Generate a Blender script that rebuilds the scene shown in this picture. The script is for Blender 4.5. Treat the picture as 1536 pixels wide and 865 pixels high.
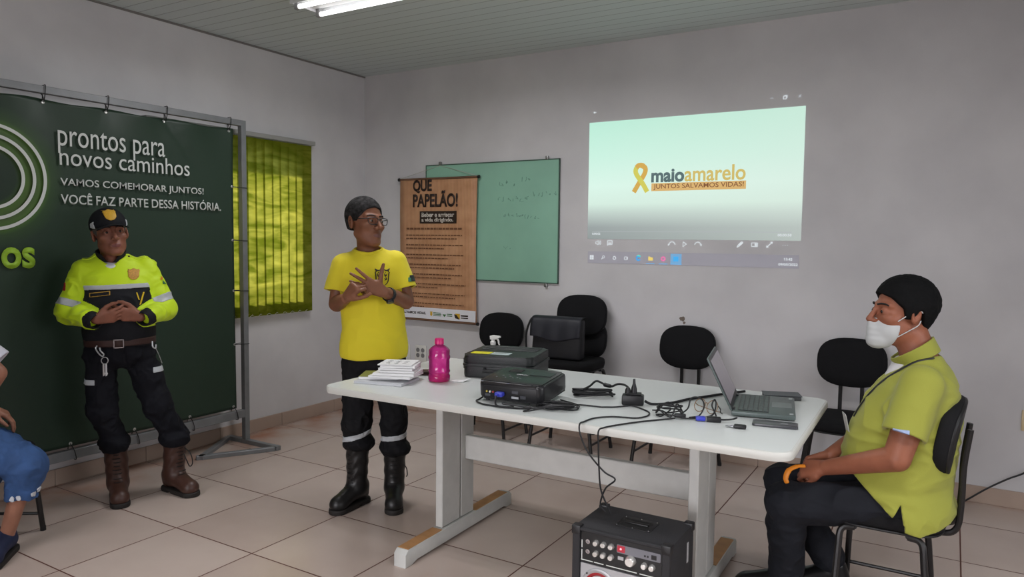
import bpy, bmesh, math, random
import numpy as np
from mathutils import Vector, Matrix, Euler

for _o in list(bpy.data.objects):
    bpy.data.objects.remove(_o)
SC = bpy.context.scene
COL = SC.collection
PI = math.pi

# ---------------------------------------------------------------- camera
CAM_POS = (4.5034, -4.9328, 1.4828)
YAW, PITCH, ROLL = 0.54147693, 0.0670383, 0.01067255
def _cam_matrix():
    cy, sy = math.cos(YAW), math.sin(YAW)
    fwd = Vector((-sy * math.cos(PITCH), cy * math.cos(PITCH), -math.sin(PITCH)))
    right = Vector((cy, sy, 0.0)); up = right.cross(fwd)
    cr, sr = math.cos(ROLL), math.sin(ROLL)
    r2 = right * cr + up * sr; u2 = up * cr - right * sr
    m = Matrix.Identity(4)
    for i in range(3):
        m[i][0] = r2[i]; m[i][1] = u2[i]; m[i][2] = -fwd[i]; m[i][3] = CAM_POS[i]
    return m
cam_data = bpy.data.cameras.new('camera'); cam = bpy.data.objects.new('camera', cam_data)
COL.objects.link(cam); cam.matrix_world = _cam_matrix()
cam_data.sensor_width = 36.0; cam_data.lens = 36.0 * 1097.98 / 1536.0
cam_data.clip_start = 0.05
SC.camera = cam

# ---------------------------------------------------------------- exposure
SC.view_settings.view_transform = 'Standard'
SC.view_settings.look = 'None'
SC.view_settings.exposure = 0.0
SC.view_settings.gamma = 1.0
SC.view_settings.use_curve_mapping = False

# ---------------------------------------------------------------- world, sun
W = bpy.data.worlds.new('world'); SC.world = W; W.use_nodes = True
_bg = W.node_tree.nodes['Background']
_bg.inputs[0].default_value = (0.85, 0.92, 1.0, 1); _bg.inputs[1].default_value = 1.1

def light(name, kind, loc, energy, color=(1, 1, 1), size=None, size_y=None, target=None, angle=None, spread=None):
    d = bpy.data.lights.new(name, kind); d.energy = energy; d.color = color
    if kind == 'AREA':
        d.shape = 'RECTANGLE'; d.size = size; d.size_y = size_y or size
        if spread: d.spread = spread
    if angle is not None: d.angle = angle
    o = bpy.data.objects.new(name, d); COL.objects.link(o); o.location = loc
    if target is not None:
        o.rotation_euler = (Vector(target) - Vector(loc)).to_track_quat('-Z', 'Y').to_euler()
    return o
SUN = light('sun', 'SUN', (-6, -3, 8), 7.5, (1.0, 0.86, 0.6), target=(-6 + 5.0, -3 + 1.2, 8 - 4.2), angle=0.10)
# added fill lamps, set as daylight at openings in the two unseen walls
DAY_FILL1 = light('daylight_fill_side', 'AREA', (7.05, -3.2, 1.6), 22, (0.95, 0.95, 1.0), 2.2, 1.1, target=(0, -3.2, 0.6), spread=math.radians(130))
DAY_FILL2 = light('daylight_fill_rear', 'AREA', (3.2, -7.85, 1.6), 46, (0.97, 0.95, 1.0), 3.0, 1.1, target=(3.8, 0, -2.6), spread=math.radians(76))
TUBE_POWER = 11.2
TUBE_COLOR = (0.985, 0.975, 1.0)

# ---------------------------------------------------------------- helpers
def S(r, g, b):
    f = lambda c: (c / 12.92 if c <= 0.04045 else ((c + 0.055) / 1.055) ** 2.4)
    return (f(r / 255.0), f(g / 255.0), f(b / 255.0), 1.0)

def mat(name, color, rough=0.6, metal=0.0, spec=0.5, var=0.0, vscale=8.0, bump=0.0, bscale=60.0, emit=None, estr=1.0, sheen=0.0, trans=0.0, alpha=1.0, coat=0.0, ior=1.45):
    m = bpy.data.materials.new(name); m.use_nodes = True
    nt = m.node_tree; b = nt.nodes['Principled BSDF']
    b.inputs['Base Color'].default_value = color; b.inputs['Roughness'].default_value = rough
    b.inputs['Metallic'].default_value = metal; b.inputs['Specular IOR Level'].default_value = spec
    b.inputs['Sheen Weight'].default_value = sheen
    b.inputs['Transmission Weight'].default_value = trans; b.inputs['IOR'].default_value = ior
    b.inputs['Coat Weight'].default_value = coat; b.inputs['Alpha'].default_value = alpha
    if emit:
        b.inputs['Emission Color'].default_value = emit; b.inputs['Emission Strength'].default_value = estr
    tc = None
    if var or bump:
        tc = nt.nodes.new('ShaderNodeTexCoord')
    if var:
        n = nt.nodes.new('ShaderNodeTexNoise'); n.inputs['Scale'].default_value = vscale; n.inputs['Detail'].default_value = 4
        nt.links.new(tc.outputs['Object'], n.inputs['Vector'])
        r = nt.nodes.new('ShaderNodeMapRange'); r.inputs['From Min'].default_value = 0.3; r.inputs['From Max'].default_value = 0.7
        r.inputs['To Min'].default_value = 1 - var; r.inputs['To Max'].default_value = 1 + var
        nt.links.new(n.outputs['Fac'], r.inputs['Value'])
        mx = nt.nodes.new('ShaderNodeVectorMath'); mx.operation = 'SCALE'
        mx.inputs[0].default_value = color[:3]
        nt.links.new(r.outputs['Result'], mx.inputs['Scale'])
        nt.links.new(mx.outputs['Vector'], b.inputs['Base Color'])
    if bump:
        n2 = nt.nodes.new('ShaderNodeTexNoise'); n2.inputs['Scale'].default_value = bscale; n2.inputs['Detail'].default_value = 3
        nt.links.new(tc.outputs['Object'], n2.inputs['Vector'])
        bp = nt.nodes.new('ShaderNodeBump'); bp.inputs['Strength'].default_value = bump; bp.inputs['Distance'].default_value = 0.01
        nt.links.new(n2.outputs['Fac'], bp.inputs['Height']); nt.links.new(bp.outputs['Normal'], b.inputs['Normal'])
    return m

def fr(origin, right, up):
    """4x4 frame: local x = right, y = up, z = right x up"""
    r = Vector(right).normalized(); u = Vector(up).normalized(); n = r.cross(u)
    m = Matrix.Identity(4)
    for i in range(3):
        m[i][0] = r[i]; m[i][1] = u[i]; m[i][2] = n[i]; m[i][3] = origin[i]
    return m

def smooth_path(pts, n=8, closed=False):
    P = [Vector(p) for p in pts]; out = []
    N = len(P); segs = N if closed else N - 1
    for i in range(segs):
        p1, p2 = P[i % N], P[(i + 1) % N]
        p0 = P[(i - 1) % N] if (closed or i > 0) else p1 * 2 - p2
        p3 = P[(i + 2) % N] if (closed or i + 2 < N) else p2 * 2 - p1
        for k in range(n):
            t = k / n
            out.append(0.5 * ((2 * p1) + (p2 - p0) * t + (2 * p0 - 5 * p1 + 4 * p2 - p3) * t * t + (3 * p1 - p0 - 3 * p2 + p3) * t ** 3))
    if not closed: out.append(P[-1])
    return out

class B:
    """collects shapes into one bmesh"""
    def __init__(s): s.bm = bmesh.new()
    def _new(s, geom_verts, M):
        if M is not None: bmesh.ops.transform(s.bm, matrix=M, verts=geom_verts)
    def box(s, lo, hi, bev=0.0, seg=2, M=None):
        vs = [s.bm.verts.new((x, y, z)) for z in (lo[2], hi[2]) for y in (lo[1], hi[1]) for x in (lo[0], hi[0])]
        fs = [(0, 2, 3, 1), (4, 5, 7, 6), (0, 1, 5, 4), (2, 6, 7, 3), (0, 4, 6, 2), (1, 3, 7, 5)]
        F = [s.bm.faces.new([vs[i] for i in f]) for f in fs]
        if bev > 0:
            es = list({e for f in F for e in f.edges})
            r = bmesh.ops.bevel(s.bm, geom=es, offset=bev, segments=seg, affect='EDGES', profile=0.5)
            vs = list({v for f in r['faces'] for v in f.verts} | {v for v in vs if v.is_valid})
        s._new(vs, M); return s
    def cone(s, a, b, r1, r2=None, n=16, caps=True):
        r2 = r1 if r2 is None else r2
        a = Vector(a); b = Vector(b); d = (b - a).normalized()
        u = d.orthogonal().normalized(); w = d.cross(u)
        ra = [s.bm.verts.new(a + (u * math.cos(2 * PI * i / n) + w * math.sin(2 * PI * i / n)) * r1) for i in range(n)]
        rb = [s.bm.verts.new(b + (u * math.cos(2 * PI * i / n) + w * math.sin(2 * PI * i / n)) * r2) for i in range(n)]
        for i in range(n): s.bm.faces.new((ra[i], ra[(i + 1) % n], rb[(i + 1) % n], rb[i]))
        if caps: s.bm.faces.new(ra[::-1]); s.bm.faces.new(rb)
        return s
    def tube(s, pts, r, n=8, closed=False, sub=6, smooth=True, flat=1.0):
        P = smooth_path(pts, sub, closed) if smooth else [Vector(p) for p in pts]
        L = len(P); rings = []; u = None
        for i, p in enumerate(P):
            d = (P[(i + 1) % L] - P[i - 1]) if closed else (P[min(i + 1, L - 1)] - P[max(i - 1, 0)])
            d = d.normalized() if d.length > 1e-9 else Vector((0, 0, 1))
            if u is None: u = d.orthogonal().normalized()
            u = (u - d * u.dot(d)); u = u.normalized() if u.length > 1e-6 else d.orthogonal().normalized()
            w = d.cross(u)
            rr = r[i * (len(r) - 1) // max(1, L - 1)] if isinstance(r, (list, tuple)) else r
            rings.append([s.bm.verts.new(p + (u * math.cos(2 * PI * k / n) + w * flat * math.sin(2 * PI * k / n)) * rr) for k in range(n)])
        for i in range(L if closed else L - 1):
            A, Bq = rings[i], rings[(i + 1) % L]
            for k in range(n): s.bm.faces.new((A[k], A[(k + 1) % n], Bq[(k + 1) % n], Bq[k]))
        if not closed: s.bm.faces.new(rings[0][::-1]); s.bm.faces.new(rings[-1])
        return s
    def lathe(s, prof, n=32, M=None, closed_ends=True):
        rings = []; new = []
        for r, z in prof:
            ring = [s.bm.verts.new((max(r, 1e-4) * math.cos(2 * PI * k / n), max(r, 1e-4) * math.sin(2 * PI * k / n), z)) for k in range(n)]
            rings.append(ring); new += ring
        for A, Bq in zip(rings, rings[1:]):
            for k in range(n): s.bm.faces.new((A[k], A[(k + 1) % n], Bq[(k + 1) % n], Bq[k]))
        if closed_ends: s.bm.faces.new(rings[0][::-1]); s.bm.faces.new(rings[-1])
        s._new(new, M); return s
    def prism(s, poly, z0, z1, M=None, bev=0.0, seg=2):
        n = len(poly)
        a = [s.bm.verts.new((x, y, z0)) for x, y in poly]; b = [s.bm.verts.new((x, y, z1)) for x, y in poly]
        fb = s.bm.faces.new(a[::-1]); ft = s.bm.faces.new(b)
        for i in range(n): s.bm.faces.new((a[i], a[(i + 1) % n], b[(i + 1) % n], b[i]))
        vs = a + b
        if bev > 0:
            es = list(fb.edges) + list(ft.edges)
            r = bmesh.ops.bevel(s.bm, geom=es, offset=bev, segments=seg, affect='EDGES', profile=0.5)
            vs = list({v for f in r['faces'] for v in f.verts} | {v for v in vs if v.is_valid})
        s._new(vs, M); return s
    def sphere(s, c, r, n=16, m=10):
        r = r if isinstance(r, (tuple, list)) else (r, r, r)
        M = Matrix.Translation(c) @ Matrix.Diagonal((r[0], r[1], r[2], 1))
        bmesh.ops.create_uvsphere(s.bm, u_segments=n, v_segments=m, radius=1.0, matrix=M); return s
    def grid(s, fn, nu, nv, closed_u=False):
        V = [[s.bm.verts.new(fn(i / (nu if closed_u else nu - 1), j / (nv - 1))) for i in range(nu)] for j in range(nv)]
        for j in range(nv - 1):
            for i in range(nu if closed_u else nu - 1):
                s.bm.faces.new((V[j][i], V[j][(i + 1) % nu], V[j + 1][(i + 1) % nu], V[j + 1][i]))
        return s
    def done(s, name, m, parent=None, angle=35, flat=False, recalc=True):
        if recalc: bmesh.ops.recalc_face_normals(s.bm, faces=s.bm.faces)
        me = bpy.data.meshes.new(name); s.bm.to_mesh(me); s.bm.free()
        if m: me.materials.append(m)
        if not flat:
            me.polygons.foreach_set('use_smooth', [True] * len(me.polygons))
            me.set_sharp_from_angle(angle=math.radians(angle))
        o = bpy.data.objects.new(name, me); COL.objects.link(o)
        if parent: o.parent = parent
        return o

def rrect(x0, y0, x1, y1, r, n=5):
    out = []
    for cx, cy, a0 in ((x1 - r, y1 - r, 0), (x0 + r, y1 - r, 90), (x0 + r, y0 + r, 180), (x1 - r, y0 + r, 270)):
        for k in range(n + 1):
            a = math.radians(a0 + 90 * k / n); out.append((cx + r * math.cos(a), cy + r * math.sin(a)))
    return out

def tag(o, label=None, cat=None, group=None, kind=None):
    if label: o['label'] = label
    if cat: o['category'] = cat
    if group: o['group'] = group
    if kind: o['kind'] = kind
    return o
def thing(name, label, cat, loc=(0, 0, 0), rz=0.0, group=None):
    o = bpy.data.objects.new(name, None); COL.objects.link(o); o.location = loc; o.rotation_euler = (0, 0, rz)
    o.empty_display_size = 0.1
    return tag(o, label, cat, group)
def copy_tree(o, loc, rz, label):
    c = o.copy(); COL.objects.link(c); c.location = loc; c.rotation_euler = (0, 0, rz); c['label'] = label
    for ch in o.children:
        d = ch.copy(); COL.objects.link(d); d.parent = c
        for g in ch.children:
            e = g.copy(); COL.objects.link(e); e.parent = d
    return c

def text(parent, name, body, m, frame, x0, y0, w, h, bold=0.0, depth=0.001, spacing=1.0, slant=0.0):
    cu = bpy.data.curves.new(name, 'FONT'); cu.body = body; cu.offset = bold; cu.extrude = 0.0; cu.space_character = spacing
    cu.resolution_u = 4; cu.shear = slant
    o = bpy.data.objects.new(name + '_tmp', cu); COL.objects.link(o)
    dg = bpy.context.evaluated_depsgraph_get(); dg.update()
    me = bpy.data.meshes.new_from_object(o.evaluated_get(dg))
    bpy.data.objects.remove(o); bpy.data.curves.remove(cu)
    n = len(me.vertices); co = np.empty(n * 3, np.float32); me.vertices.foreach_get('co', co); co = co.reshape(-1, 3)
    lo = co.min(0); hi = co.max(0)
    co[:, 0] = x0 + (co[:, 0] - lo[0]) / (hi[0] - lo[0]) * w
    co[:, 1] = y0 + (co[:, 1] - lo[1]) / (hi[1] - lo[1]) * h
    co[:, 2] = 0.0
    me.vertices.foreach_set('co', co.ravel()); me.update()
    bm = bmesh.new(); bm.from_mesh(me); bpy.data.meshes.remove(me)
    r = bmesh.ops.extrude_face_region(bm, geom=bm.faces[:])
    bmesh.ops.translate(bm, verts=[v for v in r['geom'] if isinstance(v, bmesh.types.BMVert)], vec=(0, 0, depth))
    bmesh.ops.transform(bm, matrix=frame, verts=bm.verts)
    bmesh.ops.recalc_face_normals(bm, faces=bm.faces)
    me = bpy.data.meshes.new(name); bm.to_mesh(me); bm.free(); me.materials.append(m)
    ob = bpy.data.objects.new(name, me); COL.objects.link(ob)
    if parent: ob.parent = parent
    return ob
# ================================================================ ROOM
CEIL = 2.893; RX = 7.2; RY = -8.0; TILE = 0.57

def wall_material():
    m = mat('wall_paint', S(206, 204, 206), 0.55, spec=0.35)
    nt = m.node_tree; b = nt.nodes['Principled BSDF']
    tc = nt.nodes.new('ShaderNodeTexCoord')
    n = nt.nodes.new('ShaderNodeTexNoise'); n.inputs['Scale'].default_value = 1.6; n.inputs['Detail'].default_value = 6
    nt.links.new(tc.outputs['Object'], n.inputs['Vector'])
    cr = nt.nodes.new('ShaderNodeValToRGB'); cr.color_ramp.elements[0].color = S(196, 194, 196); cr.color_ramp.elements[1].color = S(214, 212, 213)
    cr.color_ramp.elements[0].position = 0.3; cr.color_ramp.elements[1].position = 0.7
    nt.links.new(n.outputs['Fac'], cr.inputs['Fac']); nt.links.new(cr.outputs['Color'], b.inputs['Base Color'])
    n2 = nt.nodes.new('ShaderNodeTexNoise'); n2.inputs['Scale'].default_value = 14; n2.inputs['Detail'].default_value = 5
    nt.links.new(tc.outputs['Object'], n2.inputs['Vector'])
    bp = nt.nodes.new('ShaderNodeBump'); bp.inputs['Strength'].default_value = 0.12; bp.inputs['Distance'].default_value = 0.01
    nt.links.new(n2.outputs['Fac'], bp.inputs['Height']); nt.links.new(bp.outputs['Normal'], b.inputs['Normal'])
    return m
M_WALL = wall_material()

def floor_material():
    m = bpy.data.materials.new('floor_tiles'); m.use_nodes = True; nt = m.node_tree; b = nt.nodes['Principled BSDF']
    N = lambda t: nt.nodes.new(t); L = nt.links.new
    tc = N('ShaderNodeTexCoord'); sep = N('ShaderNodeSeparateXYZ'); L(tc.outputs['Object'], sep.inputs[0])
    def mth(op, a, v=None, c=None):
        n = N('ShaderNodeMath'); n.operation = op
        for i, q in enumerate((a, v, c)):
            if q is None: continue
            if isinstance(q, (int, float)): n.inputs[i].default_value = q
            else: L(q, n.inputs[i])
        return n.outputs[0]
    def line(axis, off):
        t = mth('FRACT', mth('DIVIDE', mth('SUBTRACT', axis, off), TILE))
        d = mth('MULTIPLY', mth('MINIMUM', t, mth('SUBTRACT', 1.0, t)), TILE)
        return d, mth('FLOOR', mth('DIVIDE', mth('SUBTRACT', axis, off), TILE))
    dx, ix = line(sep.outputs['X'], 0.0359); dy, iy = line(sep.outputs['Y'], -2.6909)
    d = mth('MINIMUM', dx, dy)
    gr = N('ShaderNodeMapRange'); gr.inputs['From Min'].default_value = 0.0026; gr.inputs['From Max'].default_value = 0.0046
    gr.inputs['To Min'].default_value = 1.0; gr.inputs['To Max'].default_value = 0.0; L(d, gr.inputs['Value'])
    wn = N('ShaderNodeTexWhiteNoise'); wn.noise_dimensions = '2D'
    cb = N('ShaderNodeCombineXYZ'); L(ix, cb.inputs[0]); L(iy, cb.inputs[1]); L(cb.outputs[0], wn.inputs['Vector'])
    ns = N('ShaderNodeTexNoise'); ns.inputs['Scale'].default_value = 2.2; ns.inputs['Detail'].default_value = 8; L(tc.outputs['Object'], ns.inputs['Vector'])
    mixv = mth('ADD', mth('MULTIPLY', wn.outputs['Value'], 0.35), mth('MULTIPLY', ns.outputs['Fac'], 0.65))
    ramp = N('ShaderNodeValToRGB'); ramp.color_ramp.elements[0].color = S(176, 158, 148); ramp.color_ramp.elements[1].color = S(192, 176, 166)
    ramp.color_ramp.elements[0].position = 0.25; ramp.color_ramp.elements[1].position = 0.75; L(mixv, ramp.inputs['Fac'])
    # red earth tracked along the walls
    nd = N('ShaderNodeTexNoise'); nd.inputs['Scale'].default_value = 3.0; nd.inputs['Detail'].default_value = 6; L(tc.outputs['Object'], nd.inputs['Vector'])
    wx = N('ShaderNodeMapRange'); wx.inputs['From Min'].default_value = 0.02; wx.inputs['From Max'].default_value = 0.48; wx.inputs['To Min'].default_value = 0.95; wx.inputs['To Max'].default_value = 0.0; L(sep.outputs['X'], wx.inputs['Value'])
    ay = mth('MULTIPLY', sep.outputs['Y'], -1.0)
    wy = N('ShaderNodeMapRange'); wy.inputs['From Min'].default_value = 0.0; wy.inputs['From Max'].default_value = 0.08; wy.inputs['To Min'].default_value = 0.8; wy.inputs['To Max'].default_value = 0.0; L(ay, wy.inputs['Value'])
    nr = N('ShaderNodeMapRange'); nr.inputs['From Min'].default_value = 0.38; nr.inputs['From Max'].default_value = 0.68; L(nd.outputs['Fac'], nr.inputs['Value'])
    dirt = mth('MULTIPLY', mth('MAXIMUM', wx.outputs[0], wy.outputs[0]), nr.outputs[0])
    mx = N('ShaderNodeMix'); mx.data_type = 'RGBA'; L(dirt, mx.inputs['Factor']); L(ramp.outputs['Color'], mx.inputs['A']); mx.inputs['B'].default_value = S(158, 92, 52)
    mg = N('ShaderNodeMix'); mg.data_type = 'RGBA'; L(gr.outputs[0], mg.inputs['Factor']); L(mx.outputs['Result'], mg.inputs['A']); mg.inputs['B'].default_value = S(88, 52, 42)
    L(mg.outputs['Result'], b.inputs['Base Color'])
    rr = mth('ADD', mth('MULTIPLY', gr.outputs[0], 0.5), mth('ADD', 0.17, mth('MULTIPLY', ns.outputs['Fac'], 0.12)))
    L(rr, b.inputs['Roughness']); b.inputs['Specular IOR Level'].default_value = 0.45
    bp = N('ShaderNodeBump'); bp.inputs['Strength'].default_value = 0.25; bp.inputs['Distance'].default_value = 0.002; bp.invert = True
    L(gr.outputs[0], bp.inputs['Height']); L(bp.outputs['Normal'], b.inputs['Normal'])
    return m

def ceiling_material():
    m = mat('ceiling_pvc', S(196, 206, 205), 0.35, spec=0.5); nt = m.node_tree; b = nt.nodes['Principled BSDF']
    N = lambda t: nt.nodes.new(t); L = nt.links.new
    tc = N('ShaderNodeTexCoord'); sep = N('ShaderNodeSeparateXYZ'); L(tc.outputs['Object'], sep.inputs[0])
    dv = N('ShaderNodeMath'); dv.operation = 'DIVIDE'; L(sep.outputs['Y'], dv.inputs[0]); dv.inputs[1].default_value = 0.1
    frn = N('ShaderNodeMath'); frn.operation = 'FRACT'; L(dv.outputs[0], frn.inputs[0])
    cr = N('ShaderNodeValToRGB'); e = cr.color_ramp.elements
    e[0].position = 0.0; e[0].color = S(84, 90, 90); e[1].position = 0.08; e[1].color = S(196, 206, 205)
    L(frn.outputs[0], cr.inputs['Fac']); L(cr.outputs['Color'], b.inputs['Base Color'])
    bp = N('ShaderNodeBump'); bp.inputs['Strength'].default_value = 0.4; bp.inputs['Distance'].default_value = 0.004
    L(cr.outputs['Color'], bp.inputs['Height']); L(bp.outputs['Normal'], b.inputs['Normal'])
    return m

def struct(o): o['kind'] = 'structure'; return o
struct(B().box((-0.15, RY - 0.15, -0.12), (RX + 0.15, 0.15, 0.0)).done('floor', floor_material(), flat=True))
struct(B().box((-0.15, RY - 0.15, CEIL), (RX + 0.15, 0.15, CEIL + 0.1)).done('ceiling', ceiling_material(), flat=True))
struct(B().box((-0.15, 0.0, 0.0), (RX + 0.15, 0.15, CEIL)).done('wall_back', M_WALL, flat=True))
# left wall with its window opening
WY0, WY1, WZ0, WZ1 = -1.95, -0.78, 1.02, 2.13
b = B()
b.box((-0.15, RY, 0), (0, WY0, CEIL)); b.box((-0.15, WY1, 0), (0, 0, CEIL))
b.box((-0.15, WY0, 0), (0, WY1, WZ0)); b.box((-0.15, WY0, WZ1), (0, WY1, CEIL))
struct(b.done('wall_left', M_WALL, flat=True))
def wall_with_hole(name, lo, hi, axis, h0, h1, z0, z1):
    b = B()
    if axis == 'y':
        b.box((lo[0], lo[1], 0), (hi[0], h0, CEIL)); b.box((lo[0], h1, 0), (hi[0], hi[1], CEIL))
        b.box((lo[0], h0, 0), (hi[0], h1, z0)); b.box((lo[0], h0, z1), (hi[0], h1, CEIL))
    else:
        b.box((lo[0], lo[1], 0), (h0, hi[1], CEIL)); b.box((h1, lo[1], 0), (hi[0], hi[1], CEIL))
        b.box((h0, lo[1], 0), (h1, hi[1], z0)); b.box((h0, lo[1], z1), (h1, hi[1], CEIL))
    return struct(b.done(name, M_WALL, flat=True))
wall_with_hole('wall_right', (RX, RY, 0), (RX + 0.15, 0, 0), 'y', -4.35, -2.05, 1.0, 2.2)
wall_with_hole('wall_rear', (0, RY - 0.15, 0), (RX, RY, 0), 'x', 1.6, 4.8, 1.0, 2.2)

M_BASE = mat('baseboard_tile', S(172, 152, 138), 0.35, var=0.05, vscale=5)
def baseboard(name, along, lo, hi):
    b = B(); step = TILE; t = lo
    while t < hi - 1e-3:
        e = min(t + step, hi)
        if along == 'x': b.box((t + 0.0012, -0.012, 0), (e - 0.0012, 0, 0.097), 0.002, 1)
        else: b.box((0, t + 0.0012, 0), (0.012, e - 0.0012, 0.097), 0.002, 1)
        t = e
    return struct(b.done(name, M_BASE))
baseboard('baseboard_back', 'x', 0.0359, RX)
baseboard('baseboard_left', 'y', -7.82 + 0.007, -0.012)
# thin dark joint where the plastic ceiling meets the left wall
struct(B().box((0.0, RY, CEIL - 0.012), (0.01, 0.0, CEIL)).done('trim_1', mat('ceiling_edge_strip', S(120, 116, 112), 0.6)))

# window in the left wall
M_ALU = mat('window_aluminium', S(150, 150, 150), 0.4, metal=0.6)
b = B(); x0, x1 = -0.11, -0.05
for lo, hi in (((x0, WY0, WZ0), (x1, WY1, WZ0 + .04)), ((x0, WY0, WZ1 - .04), (x1, WY1, WZ1)), ((x0, WY0, WZ0), (x1, WY0 + .04, WZ1)), ((x0, WY1 - .04, WZ0), (x1, WY1, WZ1)),
               ((x0 + .01, -1.385, WZ0), (x1 - .01, -1.345, WZ1))):
    b.box(lo, hi, 0.004, 1)
win = struct(b.done('window_1', M_ALU))
gl = bpy.data.materials.new('window_glass'); gl.use_nodes = True
_nt = gl.node_tree; _nt.nodes.remove(_nt.nodes['Principled BSDF'])
_tr = _nt.nodes.new('ShaderNodeBsdfTransparent'); _tr.inputs[0].default_value = (0.93, 0.96, 0.95, 1)
_gs = _nt.nodes.new('ShaderNodeBsdfGlossy'); _gs.inputs['Roughness'].default_value = 0.02
_ms = _nt.nodes.new('ShaderNodeMixShader'); _ms.inputs[0].default_value = 0.06
_nt.links.new(_tr.outputs[0], _ms.inputs[1]); _nt.links.new(_gs.outputs[0], _ms.inputs[2]); _nt.links.new(_ms.outputs[0], _nt.nodes['Material Output'].inputs[0])
B().box((-0.083, WY0 + .03, WZ0 + .03), (-0.078, WY1 - .03, WZ1 - .03)).done('window_pane', gl, win, flat=True)

# ---------------------------------------------------------------- vertical blind
def blind_material():
    m = bpy.data.materials.new('blind_fabric'); m.use_nodes = True; nt = m.node_tree
    nt.nodes.remove(nt.nodes['Principled BSDF']); N = lambda t: nt.nodes.new(t); L = nt.links.new
    tc = N('ShaderNodeTexCoord'); mp = N('ShaderNodeMapping'); mp.inputs['Scale'].default_value = (4, 3.2, 11); L(tc.outputs['Object'], mp.inputs['Vector'])
    n = N('ShaderNodeTexNoise'); n.inputs['Scale'].default_value = 1.0; n.inputs['Detail'].default_value = 5; n.inputs['Distortion'].default_value = 1.2; L(mp.outputs[0], n.inputs['Vector'])
    cr = N('ShaderNodeValToRGB'); e = cr.color_ramp.elements; e[0].position = 0.36; e[0].color = S(112, 124, 34); e[1].position = 0.70; e[1].color = S(212, 208, 100)  # mottle of sunlit plants outside, put into the fabric colour
    L(n.outputs['Fac'], cr.inputs['Fac'])
    t = N('ShaderNodeBsdfTranslucent'); L(cr.outputs['Color'], t.inputs['Color'])
    d = N('ShaderNodeBsdfDiffuse'); d.inputs['Color'].default_value = S(104, 112, 24)
    mx = N('ShaderNodeMixShader'); mx.inputs[0].default_value = 0.5; L(d.outputs[0], mx.inputs[1]); L(t.outputs[0], mx.inputs[2])
    L(mx.outputs[0], nt.nodes['Material Output'].inputs[0]); return m
M_BLIND = blind_material(); M_RAIL = mat('blind_rail', S(150, 150, 146), 0.5)
bl = thing('vertical_blind', 'olive green vertical blind hanging over the sunlit window in the left wall', 'blind', (0.055, -1.4, 2.235))
B().box((-0.055, -0.70, -0.02), (0.02, 0.745, 0.012), 0.003, 1).done('headrail', M_RAIL, bl)
VW = 0.100; random.seed(4); y = -0.655
k = 0
while y < 0.72:
    a = math.radians(74 + random.uniform(-4, 4))
    dxv, dyv = math.cos(a) * VW / 2, math.sin(a) * VW / 2
    zb = -1.345 + 0.0
    b = B(); n = 6
    def f(u, v, y=y, dxv=dxv, dyv=dyv, ph=random.uniform(0, 6)):
        s = (u - 0.5) * 2
        bow = 0.004 * (1 - s * s)
        return Vector((dxv * s + bow + 0.002 * math.sin(3 * v + ph), y + dyv * s, -0.028 + v * (zb + 0.028)))
    b.grid(f, n, 14); vane = b.done('vane', M_BLIND, bl, recalc=False)
    B().box((-0.004, y - 0.03, zb - 0.002), (0.004, y + 0.03, zb + 0.03), 0.002, 1).done('bottom_weight', M_BLIND, vane)
    y += 0.077; k += 1
b = B()
for j in range(k - 1):
    y0 = -0.655 + j * 0.077
    b.tube([(0.006, y0, zb + 0.012), (0.008, y0 + 0.0385, zb - 0.006), (0.006, y0 + 0.077, zb + 0.012)], 0.0016, 5)
b.done('bead_chain', mat('bead_chain', S(200, 198, 180), 0.5), bl)

# ---------------------------------------------------------------- ceiling lights
M_HOUSE = mat('light_housing', S(206, 208, 208), 0.4); M_CAP = mat('tube_cap', S(150, 150, 150), 0.35, metal=0.5)
M_REFL = mat('light_reflector', S(235, 236, 238), 0.25, metal=0.2)
M_TUBE = mat('lit_tube', (1, 1, 1, 1), 0.4, emit=(1.0, 0.98, 0.98, 1), estr=3.2)
def fixture(cx, cy, label, spread=125):
    L2 = 0.62
    t = thing('ceiling_light', label, 'ceiling light', (cx, cy, CEIL), group='twin tube ceiling lights')
    b = B()
    b.prism([(-0.13, -0.012), (-0.13, 0.0), (0.13, 0.0), (0.13, -0.012), (0.055, -0.035), (-0.055, -0.035)][::-1], -L2, L2, M=Matrix(((0, 0, 1, 0), (1, 0, 0, 0), (0, 1, 0, 0), (0, 0, 0, 1))))
    b.done('housing', M_HOUSE, t, flat=True)
    b = B()
    for s in (-1, 1):
        b.box((-L2, 0.128 * s - 0.002, -0.055), (L2, 0.128 * s + 0.002, 0.0))
    for s in (-1, 1): b.box((s * L2 - 0.002, -0.128, -0.05), (s * L2 + 0.002, 0.128, 0.0))
    b.done('reflector', M_REFL, t, flat=True)
    for s in (-1, 1):
        yy = 0.085 * s
        B().cone((-L2 + 0.03, yy, -0.062), (L2 - 0.03, yy, -0.062), 0.013, n=14).done('tube', M_TUBE, t)
        for e in (-1, 1):
            B().box((e * (L2 - 0.015) - 0.015, yy - 0.014, -0.078), (e * (L2 - 0.015) + 0.015, yy + 0.014, -0.02), 0.003, 1).done('lamp_holder', M_CAP, t)
        o = light('tube_glow', 'AREA', (cx, cy + yy, CEIL - 0.0765), TUBE_POWER, TUBE_COLOR, 2 * L2 - 0.08, 0.026, spread=math.radians(spread))
        o.rotation_euler = (0, 0, 0)
fixture(1.745, -1.735, 'lit twin-tube fluorescent light on the ceiling above the left end of the table', 168)
fixture(4.7, -3.3, 'lit twin-tube fluorescent light on the ceiling in front of the camera')
fixture(1.745, -5.2, 'lit twin-tube fluorescent light on the ceiling far to the left of the camera')
fixture(4.7, -6.2, 'lit twin-tube fluorescent light on the ceiling behind the camera')
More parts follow.
